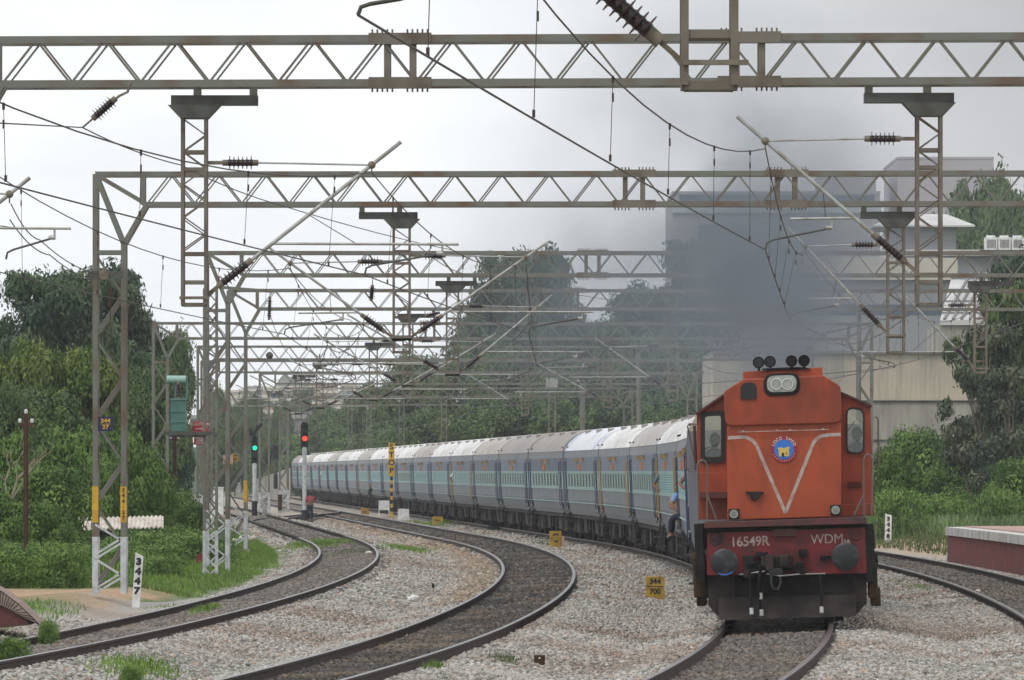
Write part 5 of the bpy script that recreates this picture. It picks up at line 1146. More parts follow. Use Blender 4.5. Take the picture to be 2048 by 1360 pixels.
b = MB(); a = tp(219.2, o4 - .03); c = tp(219.2, o4 + 1.6); b.add([(a.x - .08, a.y, -.4), (a.x - .08, a.y + .9, -.4), (a.x + .3, a.y + .12, .85), (a.x + .3, a.y + .02, .85), (c.x, c.y + .9, -.4), (c.x, c.y + .1, .85), (c.x, c.y, .85), (c.x, c.y, -.4)], [(0, 1, 2, 3), (1, 4, 5, 2), (4, 7, 6, 5), (0, 3, 6, 7), (3, 2, 5, 6), (0, 7, 4, 1)]); b.build('end_ramp', M['plat_white'], t)
# brick edged ramp in the lower left corner
dr_ = 122; t = thing('platform_ramp', 'dark red ramp wall with a tiled beige edge in the lower left corner', 'platform ramp'); A = [P(px, py, dr_) for px, py in ((-60, 1200), (-20, 1204), (2, 1211), (22, 1220), (42, 1234))]; Bq = [P(px, py, dr_ + .3) for px, py in ((-60, 1166), (-20, 1170), (4, 1183), (36, 1206), (81, 1250))]
b = MB(); b.add([*A, *[Vector((p.x, p.y + .05, p.z)) + (q - p) for p, q in zip(A, Bq)]], [(i, i + 1, i + 6, i + 5) for i in range(4)]); b.add([Vector((p.x, p.y + 1.2, p.z)) for p in A] + Bq, [(i, i + 1, i + 6, i + 5) for i in range(4)])
b.add([*Bq, *[q + Vector((0, 1.5, 0)) for q in Bq]], [(i, i + 1, i + 6, i + 5) for i in range(4)]); b.build('edge_tiles', mat('edge_tile', (.30, .22, .18), .9, 0, (.2, .14, .12), 4), t)
b = MB()
for i in range(22):
    u = i / 21 * 3.99; k = int(u); f = u - k; p, q = A[k].lerp(A[k + 1], f), Bq[k].lerp(Bq[k + 1], f); b.bar(p + Vector((0, -.02, 0)), q + Vector((0, -.02, 0)), .012)
b.build('joint', M['grime_brown'], t)
b = MB(); poly = [(p.x, p.z) for p in A] + [(P(60, 1250, dr_).x, P(0, 1250, dr_).z), (A[0].x, P(0, 1262, dr_).z)]; b.prism(poly, dr_ + .06, dr_ + 1.4); b.build('wall', M['maroon'], t)
# far lattice masts and poles beyond the train
def mast(px, ytop, ybot, d, label, wpx, box=False, plain=False):
    s = K / d; w2 = wpx / 2 / s; h = (ybot - ytop) / s; t = thing('lattice_mast', label, 'mast', P(px, ybot, d), group='masts standing beyond the train')
    b = MB()
    if plain: b.cyl((0, 0, 0), (0, 0, h), w2, 10)
    else:
        for x in (-w2, w2):
            for q in (-w2, w2): b.bar((x, q, 0), (x, q, h), .07)
    b.build('post', M['steel'], t)
    if not plain:
        b = MB()
        for q in (-w2, w2): lat(b, Vector((-w2, q, 0)), Vector((-w2, q, h)), Vector((2 * w2, 0, 0)), 0, max(6, int(h / (2 * w2) / .9)), .045)
        b.build('lacing', M['steel'], t)
    if box: b = MB(); b.box(-.35, .35, -.25, .25, h, h + .55); b.build('box', M['concrete'], t)
for a in ((1104, 775, 960, 420, 'lattice mast with a grey box on top, above the grey brown coach roof', 13, True), (888, 795, 960, 520, 'short lattice mast above the white roofs left of centre', 10), (1165, 765, 960, 400, 'plain pale post right of the boxed mast', 10, False, True), (1277, 705, 960, 430, 'plain post fading in the smoke', 8, False, True), (940, 770, 960, 600, 'thin lattice mast behind the middle drop arms', 9), (803, 800, 970, 560, 'lattice mast behind the STOP post', 10), (738, 790, 975, 640, 'farther lattice mast before the dark bank', 9), (700, 800, 975, 700, 'faint lattice mast near the train tail', 8), (1718, 600, 960, 300, 'left one of two smoke veiled posts right of the horns', 9, False, True)):
    mast(*a)
# ---------------------------------------------------------------- vegetation
def leaves(n, clumps, size, aspect=2.4, droop=.3, tone=((.030, .055, .028), (.075, .115, .05)), hi=.06):
    """leaf quads spread through the volume of a list of clumps (cx,cy,cz,rx,ry,rz,toneoffset)"""
    cl = np.array(clumps, float); w_ = (cl[:, 3] * cl[:, 4] + cl[:, 3] * cl[:, 5]); idx = RNG.choice(len(cl), n, p=w_ / w_.sum()); c = cl[idx]
    u = RNG.normal(size=(n, 3)); u[:, 2] += .25; u /= np.linalg.norm(u, axis=1)[:, None]; r = .62 + .45 * RNG.random(n)
    r = r * (1 + .26 * np.sin(u[:, 0] * 4 + idx * 1.3) * np.cos(u[:, 2] * 5 + idx * 1.7)) * (1 + .15 * np.sin(u[:, 1] * 9 + idx))
    p = c[:, :3] + u * r[:, None] * c[:, 3:6]
    nm = u + .45 * RNG.normal(size=(n, 3)); nm /= np.linalg.norm(nm, axis=1)[:, None]
    a = RNG.normal(size=(n, 3)); a[:, 2] -= droop * 3; a -= nm * np.sum(a * nm, 1)[:, None]; a /= np.linalg.norm(a, axis=1)[:, None]
    b_ = np.cross(nm, a)
    s = size * (.55 + .9 * RNG.random(n)); a = a * (s * aspect / 2)[:, None]; b_ = b_ * (s / 2)[:, None]
    V = np.stack([p - a, p + b_, p + a, p - b_], 1).reshape(-1, 3); F = np.arange(4 * n).reshape(-1, 4)
    t0, t1 = np.array(tone[0]), np.array(tone[1]); k = np.clip(c[:, 6] + .28 * (RNG.random(n) - .5), 0, 1)[:, None]; col = t0 * (1 - k) + t1 * k
    col *= (.75 + .5 * RNG.random(n))[:, None]; return V, F, np.repeat(col, 4, 0)
def crown_clumps(w_, h_, n, shape='tall', rs=1, seed=0):
    r = random.Random(seed); out = []
    for i in range(n):
        t = r.random(); z = h_ * (.05 + .93 * t)
        if shape == 'tall': env = w_ / 2 * (math.sin(math.pi * min(1, .22 + .66 * t)) ** .8)
        elif shape == 'bush': env = w_ / 2 * (1 - t ** 2.2) ** .5
        else: env = w_ / 2 * (math.sin(math.pi * min(1, .25 + .62 * t)) ** .6)
        a = r.random() * 6.28; q = env * r.random() ** .5 * .92; s_ = rs * (.45 + 1.0 * r.random()) * w_ * .125
        out.append((math.cos(a) * q, math.sin(a) * q, min(z, h_ - s_ * .6), s_ * 1.15, s_ * 1.15, s_ * .8, r.random()))
    return out
PROTO = {}
def tree_proto(key, w_, h_, trunk, n, ncl, size, shape, tone, droop=.3, aspect=2.2, rs=1.0, seed=1, bare=0):
    """a tree: tapered trunk with limbs, and a crown of leaf sized faces"""
    t = bpy.data.objects.new('tree', None); COL.objects.link(t); r = random.Random(seed)
    cl = crown_clumps(w_, h_ - trunk, ncl, shape, rs, seed); cl = [(a, b_, c + trunk, d, e, f, g) for a, b_, c, d, e, f, g in cl]
    V, F, C = leaves(n, cl, size, aspect, droop, tone); npmesh('crown', V, F, M['leaf'], t, cols=C)
    b = MB(); R0 = .022 * h_ + .04; top = h_ * .8; pts = [Vector((.15 * math.sin(k * 1.3 + seed), .1 * math.cos(k), top * k / 6 - .3 * (k == 0))) for k in range(7)]
    b.tube(pts, [R0 * (1 - .13 * k) for k in range(7)], 8)
    for c in r.sample(cl, min(16, len(cl))):
        e = Vector(c[:3]); k = max(1, min(5, int(6 * (e.z * .55) / top))); s_ = pts[k]; m_ = s_.lerp(e, .5) + Vector((0, 0, -.06 * h_)); b.tube([s_, m_, e], [R0 * .38, R0 * .24, R0 * .08], 5)
    b.build('trunk', M['bark'], t, smooth=True); PROTO[key] = [t, w_, h_, False]
EUC = ((.024, .046, .025), (.090, .125, .062)); GRN1 = ((.045, .095, .017), (.15, .225, .050)); YEL = ((.05, .085, .014), (.13, .17, .035)); OLIVE = ((.030, .060, .020), (.105, .145, .050)); PURP = ((.040, .060, .038), (.105, .118, .075))
tree_proto('euc1', 9, 12, 2.2, 44000, 75, .13, 'tall', EUC, .5, 2.6, 1, 3); tree_proto('euc2', 8, 13, 2.6, 40000, 64, .13, 'tall', EUC, .5, 2.6, 1.05, 11)
tree_proto('round', 9, 9, 1.6, 42000, 60, .13, 'round', OLIVE, .2, 2.2, 1.05, 5); tree_proto('yel', 7, 7.5, 1.4, 32000, 50, .11, 'round', YEL, .35, 2.4, 1, 8)
tree_proto('bush', 4.5, 3.2, .2, 22000, 42, .075, 'bush', GRN1, .1, 1.9, 1.3, 21); tree_proto('sparse2', 7, 9, 1.5, 15000, 36, .12, 'tall', OLIVE, .5, 2.6, .60, 37); tree_proto('sparse', 6, 9, 2.0, 9000, 34, .12, 'tall', PURP, .5, 2.6, .8, 31); tree_proto('weed', 2.6, 1.3, .05, 9000, 45, .045, 'bush', ((.06, .12, .022), (.18, .27, .06)), -.3, 2.8, 1.4, 41)
def plant(key, px, ytop, wpx, d, label, group='trees and shrubs behind the railway', zb=-.4, name=None, cat='tree', flip=1, deep=1.0):
    pr = PROTO[key]; o = pr[0] if not pr[3] else copy_tree(pr[0]); pr[3] = True; s = K / d
    H_ = (HY - ytop) / s + CH - zb; W_ = wpx / s; o.location = ((px - CX) / s, d, zb); sx_ = W_ / pr[1] * (1.25 if key in ('euc1', 'euc2') else 1.12); H_ *= 1.03 if key in ('euc1', 'euc2', 'round') else 1; o.scale = (sx_ * flip, sx_ * deep, H_ / pr[2]); o.rotation_euler = (0, 0, random.Random(px * 7 + ytop).uniform(-.6, .6) if 1 else 0)
    o.name = name or ('tree' if cat == 'tree' else 'shrub'); return tag(o, label, cat, group)
L_ = 'trees on the left side'; R_ = 'trees on the right side'; C_ = 'trees on the wooded bank beyond the train'
# left
plant('euc1', 85, 566, 215, 330, 'tall dark tree at the left edge, rounded top against the sky', L_)
plant('euc2', 205, 552, 190, 345, 'tallest dark tree rising behind the second gantry column', L_)
plant('euc1', 262, 640, 130, 350, 'dark tree right of the tallest one, sloping down to the right', L_, flip=-1)
plant('euc2', 150, 640, 170, 352, 'dark tree filling the gap between the two tall ones', L_, flip=-1)
plant('round', 335, 685, 110, 400, 'smaller hazy tree behind the transformer', L_)
plant('yel', 40, 694, 150, 265, 'yellow green tree at the left edge below the tall one', L_)
plant('yel', 158, 708, 190, 262, 'yellow green tree left of the second gantry column', L_, flip=-1)
plant('round', 285, 755, 150, 300, 'olive tree between the second gantry column and the transformer', L_)
plant('round', 100, 800, 200, 245, 'dark olive tree low behind the telegraph pole', L_, flip=-1)
plant('round', -20, 790, 160, 240, 'dark olive tree cut by the left edge', L_)
for i, (px, yt, w_, d, k) in enumerate(((20, 880, 170, 222, 'bush'), (130, 868, 190, 226, 'bush'), (250, 876, 150, 230, 'bush'), (75, 940, 190, 205, 'bush'), (285, 905, 130, 236, 'bush'), (190, 925, 140, 222, 'bush'), (-10, 990, 150, 190, 'bush'), (345, 985, 110, 250, 'bush'), (90, 1010, 120, 192, 'bush'), (378, 1010, 80, 238, 'bush'))):
    plant(k, px, yt, w_, d, ['bright green bush left of the telegraph pole top', 'bright green bush between the pole and the gantry column', 'green bush right behind the 344 over 27 plate', 'dense green bush behind the telegraph pole', 'green bush below the transformer', 'green bush between the gantry column legs', 'dark bush in the left edge thicket', 'round dark bush right of the shed roof', 'dark green bush left of the shed', 'small bush at the foot of the white posts'][i], 'green bushes of the left thicket', cat='bush', name='bush', flip=1 if i % 2 else -1)
r_ = random.Random(3)
for i in range(30):
    px = r_.uniform(-10, 410); d = r_.uniform(158, 205); zb = -.1; px = px if d > 180 or not 140 < px < 320 else px - 150; yb = HY + (CH - zb) * K / d
    if px > 330: d = r_.uniform(195, 240)
    plant('weed', px, HY + (CH - zb - r_.uniform(.45, 1.0)) * K / d, r_.uniform(60, 130), d, 'leafy green weeds growing in the left verge', 'leafy weeds of the left verge', zb=zb, cat='weed', name='weed', flip=r_.choice((1, -1)))
for i in range(95):                                        # tall weeds behind the right platform
    px = r_.uniform(1748, 2060); d = r_.uniform(281, 325)
    if invo((px - CX) * d / K, d) < 9.6: continue
    plant('weed', px, HY + (CH + .3 - r_.uniform(.9, 2.0)) * K / d, r_.uniform(60, 120), d, 'tall leafy weeds behind the platform end at right', 'tall weeds at the right', zb=-.3, cat='weed', name='weed', flip=r_.choice((1, -1)))
for px, yt, w_, d, lb in ((22, 1278, 74, 100, 'broad leafy weed beside the rail in the lower left corner'), (96, 1244, 40, 112, 'leafy weed at the end of the red ramp'), (262, 1334, 46, 91, 'low leafy weed in the ballast near the bottom edge')):
    plant('weed', px, yt, w_, d, lb, 'weeds in the near ballast', zb=-.16, cat='weed', name='weed')
# bare branched tree at far left
t = thing('bare_tree', 'leafless pale branching shrub at the left edge', 'bare tree', P(15, 1060, 190)); b = MB(); r = random.Random(2)
def br(p, d, L, rad, k):
    q = p + d * L; b.tube([p, p.lerp(q, .5) + Vector((r.uniform(-.05, .05), 0, 0)), q], [rad, rad * .8, rad * .6], 5)
    if k:
        for _ in range(3 if k > 2 else 2): br(q, (d + Vector((r.uniform(-.6, .6), r.uniform(-.4, .4), r.uniform(-.1, .4)))).normalized(), L * r.uniform(.6, .85), rad * .6, k - 1)
br(Vector((0, 0, 0)), Vector((.1, 0, 1)), .75, .055, 4); b.build('branches', mat('pale_bark', (.34, .28, .2), .9), t)
# centre
for i, (k, px, yt, w_, d, lb, fl) in enumerate((
    ('euc2', 1092, 519, 120, 560, 'right half of the tall twin topped tree above the train', 1), ('euc1', 1010, 527, 150, 575, 'left half of the tall twin topped tree above the train', 1), ('euc1', 1040, 600, 230, 590, 'broad dark tree under the twin tops', -1),
    ('round', 965, 690, 190, 560, 'dark green tree left below the tall twin tree', 1), ('round', 865, 728, 190, 560, 'green tree sloping down towards the town', -1), ('round', 770, 775, 170, 570, 'green tree above the white STOP post boards', 1), ('round', 690, 828, 150, 600, 'low green tree near the tail of the train', -1),
    ('round', 1070, 715, 220, 540, 'dark tree mass above the boxed mast', -1), ('euc1', 1175, 660, 180, 560, 'smoky tree right of the twin topped tree', 1), ('round', 1250, 700, 200, 545, 'tree mass right of centre in the smoke', 1), ('euc2', 1285, 590, 150, 570, 'tall hazy tree left of the smoke plume', -1),
    ('euc1', 1385, 505, 150, 600, 'tall tree nearly swallowed by the smoke', 1), ('round', 1350, 690, 200, 550, 'tree mass under the smoke beside the cab', -1), ('round', 1450, 720, 180, 520, 'dark tree behind the cab left corner', 1), ('round', 1130, 790, 180, 520, 'low trees above the grey brown roof', -1),
    ('round', 1010, 800, 200, 520, 'low trees above the middle coaches', 1), ('round', 900, 830, 190, 525, 'low trees above the white roofs', -1), ('round', 800, 850, 160, 540, 'low trees beside the STOP panel', 1), ('round', 1240, 800, 190, 500, 'low trees above the sixth coach', 1), ('round', 1350, 800, 170, 490, 'low trees just left of the cab', 1),
    ('bush', 640, 868, 120, 690, 'soft green bush left of the dark bank', 1), ('bush', 580, 875, 120, 900, 'soft green bush behind the red signal', -1), ('bush', 540, 885, 100, 900, 'green bush behind the distant dark signal', 1), ('bush', 700, 880, 110, 640, 'soft green bush over the last coaches', -1))):
    while px > 600 and invo((px - CX) * d / K, d) < w_ * d / K * .62 + 3.5: d += 10
    plant(k, px, yt, w_, d, lb, C_, flip=fl, cat='tree' if k != 'bush' else 'bush', name='tree' if k != 'bush' else 'bush')
# right
for i, (k, px, yt, w_, d, lb, fl) in enumerate((
    ('sparse2', 1985, 575, 190, 300, 'large tree at the right edge hanging over the factory wall', 1), ('sparse', 1965, 655, 190, 296, 'thin purplish foliage of the tree before the factory wall', 1), ('euc2', 2050, 530, 130, 305, 'tree cut by the right edge above the platform', -1), ('sparse', 2020, 740, 160, 290, 'sparse dark tree at the right edge, lower part', -1),
    ('round', 1955, 392, 190, 760, 'far tree crown beside the grey tower block', 1), ('round', 2050, 420, 170, 740, 'far tree crown at the right edge under the sky', -1), ('round', 1870, 470, 150, 700, 'far tree crown behind the white hipped roof', 1),
    ('bush', 1820, 868, 150, 330, 'green bush against the factory wall right of the cab', 1), ('bush', 1790, 905, 110, 300, 'low bush right behind the cab handrail', -1), ('bush', 1905, 890, 130, 335, 'green bush below the large right tree', -1), ('bush', 1985, 915, 150, 300, 'green bush above the platform', 1), ('bush', 2050, 925, 130, 285, 'bush at the right edge above the platform', -1),
    ('bush', 1850, 945, 150, 300, 'light green reedy bush behind the white distance post', 1), ('bush', 1950, 955, 160, 300, 'light green reedy bush behind the platform end', -1), ('bush', 2045, 960, 150, 298, 'light green reedy bush at the right edge', 1), ('bush', 1790, 960, 100, 310, 'light green reedy bush touching the locomotive side', -1))):
    plant(k, px, yt, w_, d, lb, R_, flip=fl, cat='tree' if k != 'bush' else 'bush', name='tree' if k != 'bush' else 'bush')
# ---------------------------------------------------------------- grass
def grass(regions, label, name='grass'):
    Vs = []; Cs = []; n0 = 0
    for (fn, n, h, w_, tone) in regions:
        pts = fn(n); n = len(pts); a = RNG.random(n) * math.pi; hh = h * (.4 + .9 * RNG.random(n)); lean = RNG.normal(size=(n, 2)) * .35 * hh[:, None]
        dx, dy = np.cos(a) * w_ / 2, np.sin(a) * w_ / 2; x, y, z = pts.T
        V = np.stack([np.stack([x - dx, y - dy, z], 1), np.stack([x + dx, y + dy, z], 1), np.stack([x + dx * .25 + lean[:, 0], y + dy * .25 + lean[:, 1], z + hh], 1), np.stack([x - dx * .25 + lean[:, 0], y - dy * .25 + lean[:, 1], z + hh], 1)], 1)
        t0, t1 = np.array(tone[0]), np.array(tone[1]); k = RNG.random(n)[:, None]; c = t0 * (1 - k) + t1 * k
        pn = np.array([mnoise.noise(Vector((q[0] / 2.5, q[1] / 4, 0))) for q in pts])[:, None]; c = c * (1 + .5 * pn)
        Vs.append(V.reshape(-1, 3)); Cs.append(np.repeat(c, 4, 0))
    V = np.concatenate(Vs); o = npmesh(name, V, np.arange(len(V)).reshape(-1, 4), M['grass'], cols=np.concatenate(Cs)); return tag(o, label, 'grass', kind='stuff')
GT = ((.085, .16, .025), (.19, .29, .055)); GD2 = ((.05, .08, .02), (.13, .16, .06)); REED = ((.11, .17, .06), (.25, .33, .15))
def strip(y0, y1, o0, o1, cond=None):
    def f(n):
        Y = y0 + (y1 - y0) * RNG.random(n) ** 1.0; O = o0 + (o1 - o0) * RNG.random(n); out = []
        for y, o in zip(Y, O):
            p = tp(y, o)
            if cond is None or cond(y, o, p): out.append((p.x, p.y, gz(o)))
        return np.array(out)
    return f
def patch(px, py, wx, wy):
    def f(n):
        d = GD(py, -.2); c = P(px, py, d); o = np.stack([c.x + RNG.normal(size=n) * wx / 2, d + RNG.normal(size=n) * wy / 2, np.full(n, 0.)], 1)
        for q in o: q[2] = gz(invo(q[0], q[1]))
        return o
    return f
notsand = lambda y, o, p: not (141 < y < 160 and o < -12.9) and (o < -12.5 - .6 * mnoise.noise(Vector((y * .25, 1, 0))))
grass([(strip(160, 330, -21, -11.9, notsand), 110000, .11, .022, GT), (strip(116, 143, -19, -13.0, notsand), 5000, .14, .03, GT), (strip(165, 215, -26, -15, None), 26000, .35, .04, GT), (strip(330, 500, -40, -12.6, None), 14000, .4, .08, GD2)], 'bright green grass on the left verge')
grass([(patch(640, 1092, 1.2, 14), 3500, .10, .03, GT), (patch(815, 1100, .7, 12), 2600, .10, .03, GT), (patch(700, 1112, .9, 9), 900, .07, .03, GD2), (patch(412, 1228, .22, 4), 500, .10, .03, GT), (patch(300, 1218, .5, 3), 600, .10, .03, GT), (patch(275, 1345, .5, 3), 900, .10, .03, GT),
       (patch(1010, 1338, .2, 1.2), 250, .08, .02, GD2), (patch(870, 1358, .15, 1), 200, .10, .02, GT), (patch(1842, 1180, .25, 4), 350, .06, .02, GT), (patch(1805, 1168, .25, 4), 260, .06, .02, GD2), (patch(870, 1048, 1.2, 12), 900, .18, .04, GT), (patch(1080, 1084, .6, 7), 300, .10, .03, GD2), (patch(1180, 1165, .4, 3), 120, .08, .02, GD2), (patch(985, 1172, .4, 3), 200, .06, .02, GD2),
       (strip(215, 300, OFF[4] + 4.2, 14, None), 5000, .2, .05, GD2)], 'small grass tufts scattered over the ballast and between rails', 'grass_tuft')
def reeds(n):
    out = []
    while len(out) < n:
        y = RNG.uniform(280, 330); x = RNG.uniform(.0486 * y, .0712 * y)
        if invo(x, y) > 9.3: out.append((x, y, -.15))
    return np.array(out)
grass([(reeds, 60000, .8, .05, REED)], 'tall pale green reedy grass behind the platform at right', 'reed')
# ---------------------------------------------------------------- buildings
def mk(n_, c, c2=None, s=.3, **k): M[n_] = mat(n_, c, .85, 0, c2, s, .35, .7, **k)
mk('blue_grey', (.29, .295, .305), (.23, .24, .25), .15); mk('band_cream', (.50, .46, .40)); mk('clad_beige', (.50, .44, .35), (.38, .34, .28), .35, dirt=((.24, .21, .18), (1.2, 1, .15), .5, .75, .7)); mk('plaster_stained', (.40, .37, .32), (.22, .20, .18), .8, stretch=(1, 1, .18), dirt=((.12, .11, .10), (1.6, 1, .2), .5, .72, .8)); mk('block_grey', (.40, .375, .40), (.35, .33, .36), .1); mk('block_dark', (.36, .345, .365), (.30, .29, .31), .12); mk('block_pale', (.40, .44, .47)); mk('win_far', (.08, .11, .15)); mk('white_roof', (.55, .54, .53), (.42, .41, .40), .4); mk('pinkish', (.55, .40, .33), (.44, .33, .28), .2); mk('cream_wall', (.60, .54, .45)); mk('slate', (.2, .19, .19), (.14, .13, .13), .3); mk('dark_trim', (.05, .05, .055))
def wins(b, x0, x1, y, z0, z1, nx, nz, fw=.5, fh=.45):
    for i in range(nx):
        for j in range(nz):
            cx_ = x0 + (x1 - x0) * (i + .5) / nx; cz = z0 + (z1 - z0) * (j + .5) / nz; w_ = (x1 - x0) / nx * fw / 2; h = (z1 - z0) / nz * fh / 2
            yield cx_ - w_, cx_ + w_, cz - h, cz + h
def block(px0, px1, py0, py1, d, depth, wall, label, nx=0, nz=0, roof=None, group='buildings in the background', name='building', winm='win_far', fw=.5, fh=.45, zb=None):
    p, q = P(px0, py0, d), P(px1, py1, d); t = thing(name, label, 'building', ((p.x + q.x) / 2, d, 0), 0, group); w2 = (q.x - p.x) / 2; z1, z0 = p.z, q.z if zb is None else zb
    b = MB(); b.box(-w2, w2, 0, depth, z0, z1); b.build('wall', M[wall], t)
    if nx:
        wm = None
        for a in wins(None, -w2 * .95, w2 * .95, 0, max(z0, z1 - nz * 3.3), z1 - .3, nx, nz, fw, fh):
            b = MB(); b.box(a[0], a[1], -.05, .02, a[2], a[3]); b.build('window', M[winm], t)
    if roof: b = MB(); b.box(-w2 - .3, w2 + .3, -.4, depth + .3, z1, z1 + roof[1]); b.build('roof', M[roof[0]], t)
    else: b = MB(); b.box(-w2 - .05, w2 + .05, -.06, depth, z1, z1 + .25); b.build('parapet', M[wall], t)
    return t, w2, z0, z1
tt, w2, z0, z1 = block(1345, 1760, 388, 960, 660, 30, 'block_dark', 'wide grey block left of the smoke, with a dark window band')
b = MB()
for a_, c_ in ((1.2, .5), (5.6, .35), (9.0, .4)): b.box(-w2 - .1, w2 + .1, -.25, 0, z1 - a_ - c_, z1 - a_)
b.build('floor_band', M['block_pale'], tt)
b = MB(); b.box(-w2 + .6, w2 - .5, -.1, .02, z1 - 1.15, z1 - .1); b.build('window', M['win_far'], tt)
t = bpy.context.scene.objects
tt, w2, z0, z1 = block(1400, 1500, 455, 600, 652, 4, 'win_far', 'dark glazed bay on the block behind the smoke', 4, 2, fw=.8, fh=.7)
block(1645, 1752, 348, 960, 820, 20, 'block_dark', 'narrow grey tower behind the smoke'); block(1795, 1987, 318, 960, 820, 30, 'block_grey', 'broad mauve grey tower at upper right')
tt, w2, z0, z1 = block(1782, 1912, 458, 900, 520, 10, 'blue_grey', 'pale blue grey stair tower under a white hipped roof')
b = MB(); z1 += .25; b.add([(-w2 - 1.3, -.8, z1), (w2 + 1.3, -.8, z1), (w2 + 1.3, 11, z1), (-w2 - 1.3, 11, z1), (-w2 + .9, 3, z1 + .9), (w2 - .5, 3, z1 + .9), (w2 - .5, 7, z1 + .9), (-w2 + .9, 7, z1 + .9), (-w2 - 1.3, -.8, z1 - .12), (w2 + 1.3, -.8, z1 - .12), (w2 + 1.3, 11, z1 - .12), (-w2 - 1.3, 11, z1 - .12)], [(0, 1, 5, 4), (1, 2, 6, 5), (2, 3, 7, 6), (3, 0, 4, 7), (4, 5, 6, 7), (8, 9, 1, 0), (9, 10, 2, 1), (10, 11, 3, 2), (11, 8, 0, 3), (8, 11, 10, 9)]); b.build('hipped_roof', M['white_roof'], tt)
block(1560, 1905, 560, 900, 470, 20, 'blue_grey', 'long blue grey factory storey with a cream top band behind the smoke', 2, 2, ('band_cream', 1.4), fw=.97, fh=.2)
tt, w2, z0, z1 = block(1790, 2110, 512, 900, 480, 24, 'blue_grey', 'white roofed factory wing at the right', 3, 1, ('white_roof', .4), fw=.95, fh=.3)
# slatted sloping roof
dq = 440; t = thing('slatted_roof_shed', 'factory shed with a sloping roof of white and dark slats at right', 'building', (0, 0, 0), 0, 'buildings in the background')
A_, B_, C__, D_ = P(1880, 640, dq), P(2120, 640, dq), P(2120, 548, dq + 14), P(1905, 548, dq + 14)
b = MB(); b.add([A_, B_, C__, D_] + [v - Vector((0, 0, .3)) for v in (A_, B_, C__, D_)], [(0, 1, 2, 3), (7, 6, 5, 4), (0, 4, 5, 1), (1, 5, 6, 2), (2, 6, 7, 3), (3, 7, 4, 0)]); b.build('roof', M['white_roof'], t)
b = MB()
for k in range(14): u = (k + .5) / 14; p, q = A_.lerp(B_, u), D_.lerp(C__, u); b.bar(p + Vector((0, 0, .06)), q + Vector((.9, 0, .06)), .14, .1)
for k in range(4): u = (k + .5) / 4; b.bar(A_.lerp(D_, u) + Vector((0, 0, .08)), B_.lerp(C__, u) + Vector((0, 0, .08)), .06, .1)
b.build('slat', M['slate'], t); b = MB(); b.box(A_.x, B_.x, dq + .2, dq + 14, -.5, A_.z - .3); b.build('wall', M['plaster_stained'], t)
# air conditioning units
t = thing('cooling_units', 'row of white cooling units on the factory roof at the right edge', 'cooling unit'); ca = P(1970, 500, 478)
for k in range(4):
    b = MB(); b.box(ca.x + k * .86, ca.x + k * .86 + .8, 478, 479, ca.z, ca.z + .82); b.cyl((ca.x + k * .86 + .4, 478.5, ca.z + .82), (ca.x + k * .86 + .4, 478.5, ca.z + .95), .3, 14); u = b.build('unit', M['white'], t)
    b = MB()
    for j in range(7): b.box(ca.x + k * .86 + .13 + j * .085, ca.x + k * .86 + .17 + j * .085, 477.96, 478, ca.z + .15, ca.z + .68)
    b.build('grille', M['slate'], u)
b = MB(); b.box(ca.x - .3, ca.x + 4, 477.9, 479.2, ca.z - .22, ca.z); b.build('support_frame', M['dark_trim'], t)
# factory wall right of locomotive
dw = 372.0; sw = K / dw; t = thing('factory_wall', 'tall beige clad factory with stained plaster lower wall behind the locomotive', 'building', (0, 0, 0), 0, 'buildings in the background')
x0, x1 = (1425 - CX) / sw, (1990 - CX) / sw; zc = lambda y: CH + (HY - y) / sw
b = MB(); b.box(x0, x1, dw, dw + 20, zc(800), zc(708)); b.build('upper_wall', M['clad_beige'], t)
b = MB()
for k in range(60): xx = x0 + (x1 - x0) * k / 60; b.box(xx, xx + .05, dw - .04, dw, zc(800), zc(708))
b.build('cladding_rib', M['clad_beige'], t)
b = MB(); b.box(x0, x1, dw - .05, dw + 20, zc(880), zc(800)); b.box(x0, x1, dw - .1, dw + 20, -.6, zc(880)); b.build('lower_wall', M['plaster_stained'], t)
b = MB(); b.box(x0, x1, dw - .14, dw, zc(804), zc(801)); b.box(x0, x1, dw - .18, dw, zc(882), zc(879)); b.build('ledge', M['dark_trim'], t)
b = MB(); b.box(x0, x1, dw - .2, dw + 20, zc(708), zc(702)); b.build('roof_edge', M['slate'], t)
# town on the far hill at left centre
rt = random.Random(12); kinds = ['pinkish', 'cream_wall', 'block_pale', 'pinkish', 'white', 'plaster_stained']
lab_c = {'pinkish': 'pinkish', 'cream_wall': 'cream', 'block_pale': 'pale grey', 'white': 'white', 'plaster_stained': 'grey brown'}
town = []
for i in range(34):
    px = 440 + (i * 37) % 345 + rt.uniform(-8, 8); row = i % 4; d = 1150 + row * 130; yt = 832 - row * 17 + rt.uniform(-6, 6) - (14 if 640 < px < 740 else 0); w_ = rt.uniform(32, 62)
    town.append((px, yt, w_, d, kinds[i % 6]))
for i, (px, yt, w_, d, k) in enumerate(sorted(town)):
    pos = 'behind the lattice columns' if px < 520 else ('above the green signal' if px < 570 else ('above the red signal' if px < 650 else ('above the last coaches' if px < 720 else 'beside the wooded bank')))
    dep = 'in the front row' if d < 1200 else ('in the second row' if d < 1330 else ('in the third row' if d < 1460 else 'on top of the hill'))
    block(px - w_ / 2, px + w_ / 2, yt, 945, d, 12, k, '%s house of the far town %s, %s, number of storeys %d' % (lab_c[k], pos, dep, 2 + i % 3) if False else '%s town house %s, %s' % (lab_c[k], pos, dep), 4, 2, ('slate' if i % 5 == 0 else 'cream_wall', .5), 'houses of the far town', 'house', 'win_far', .45, .4)
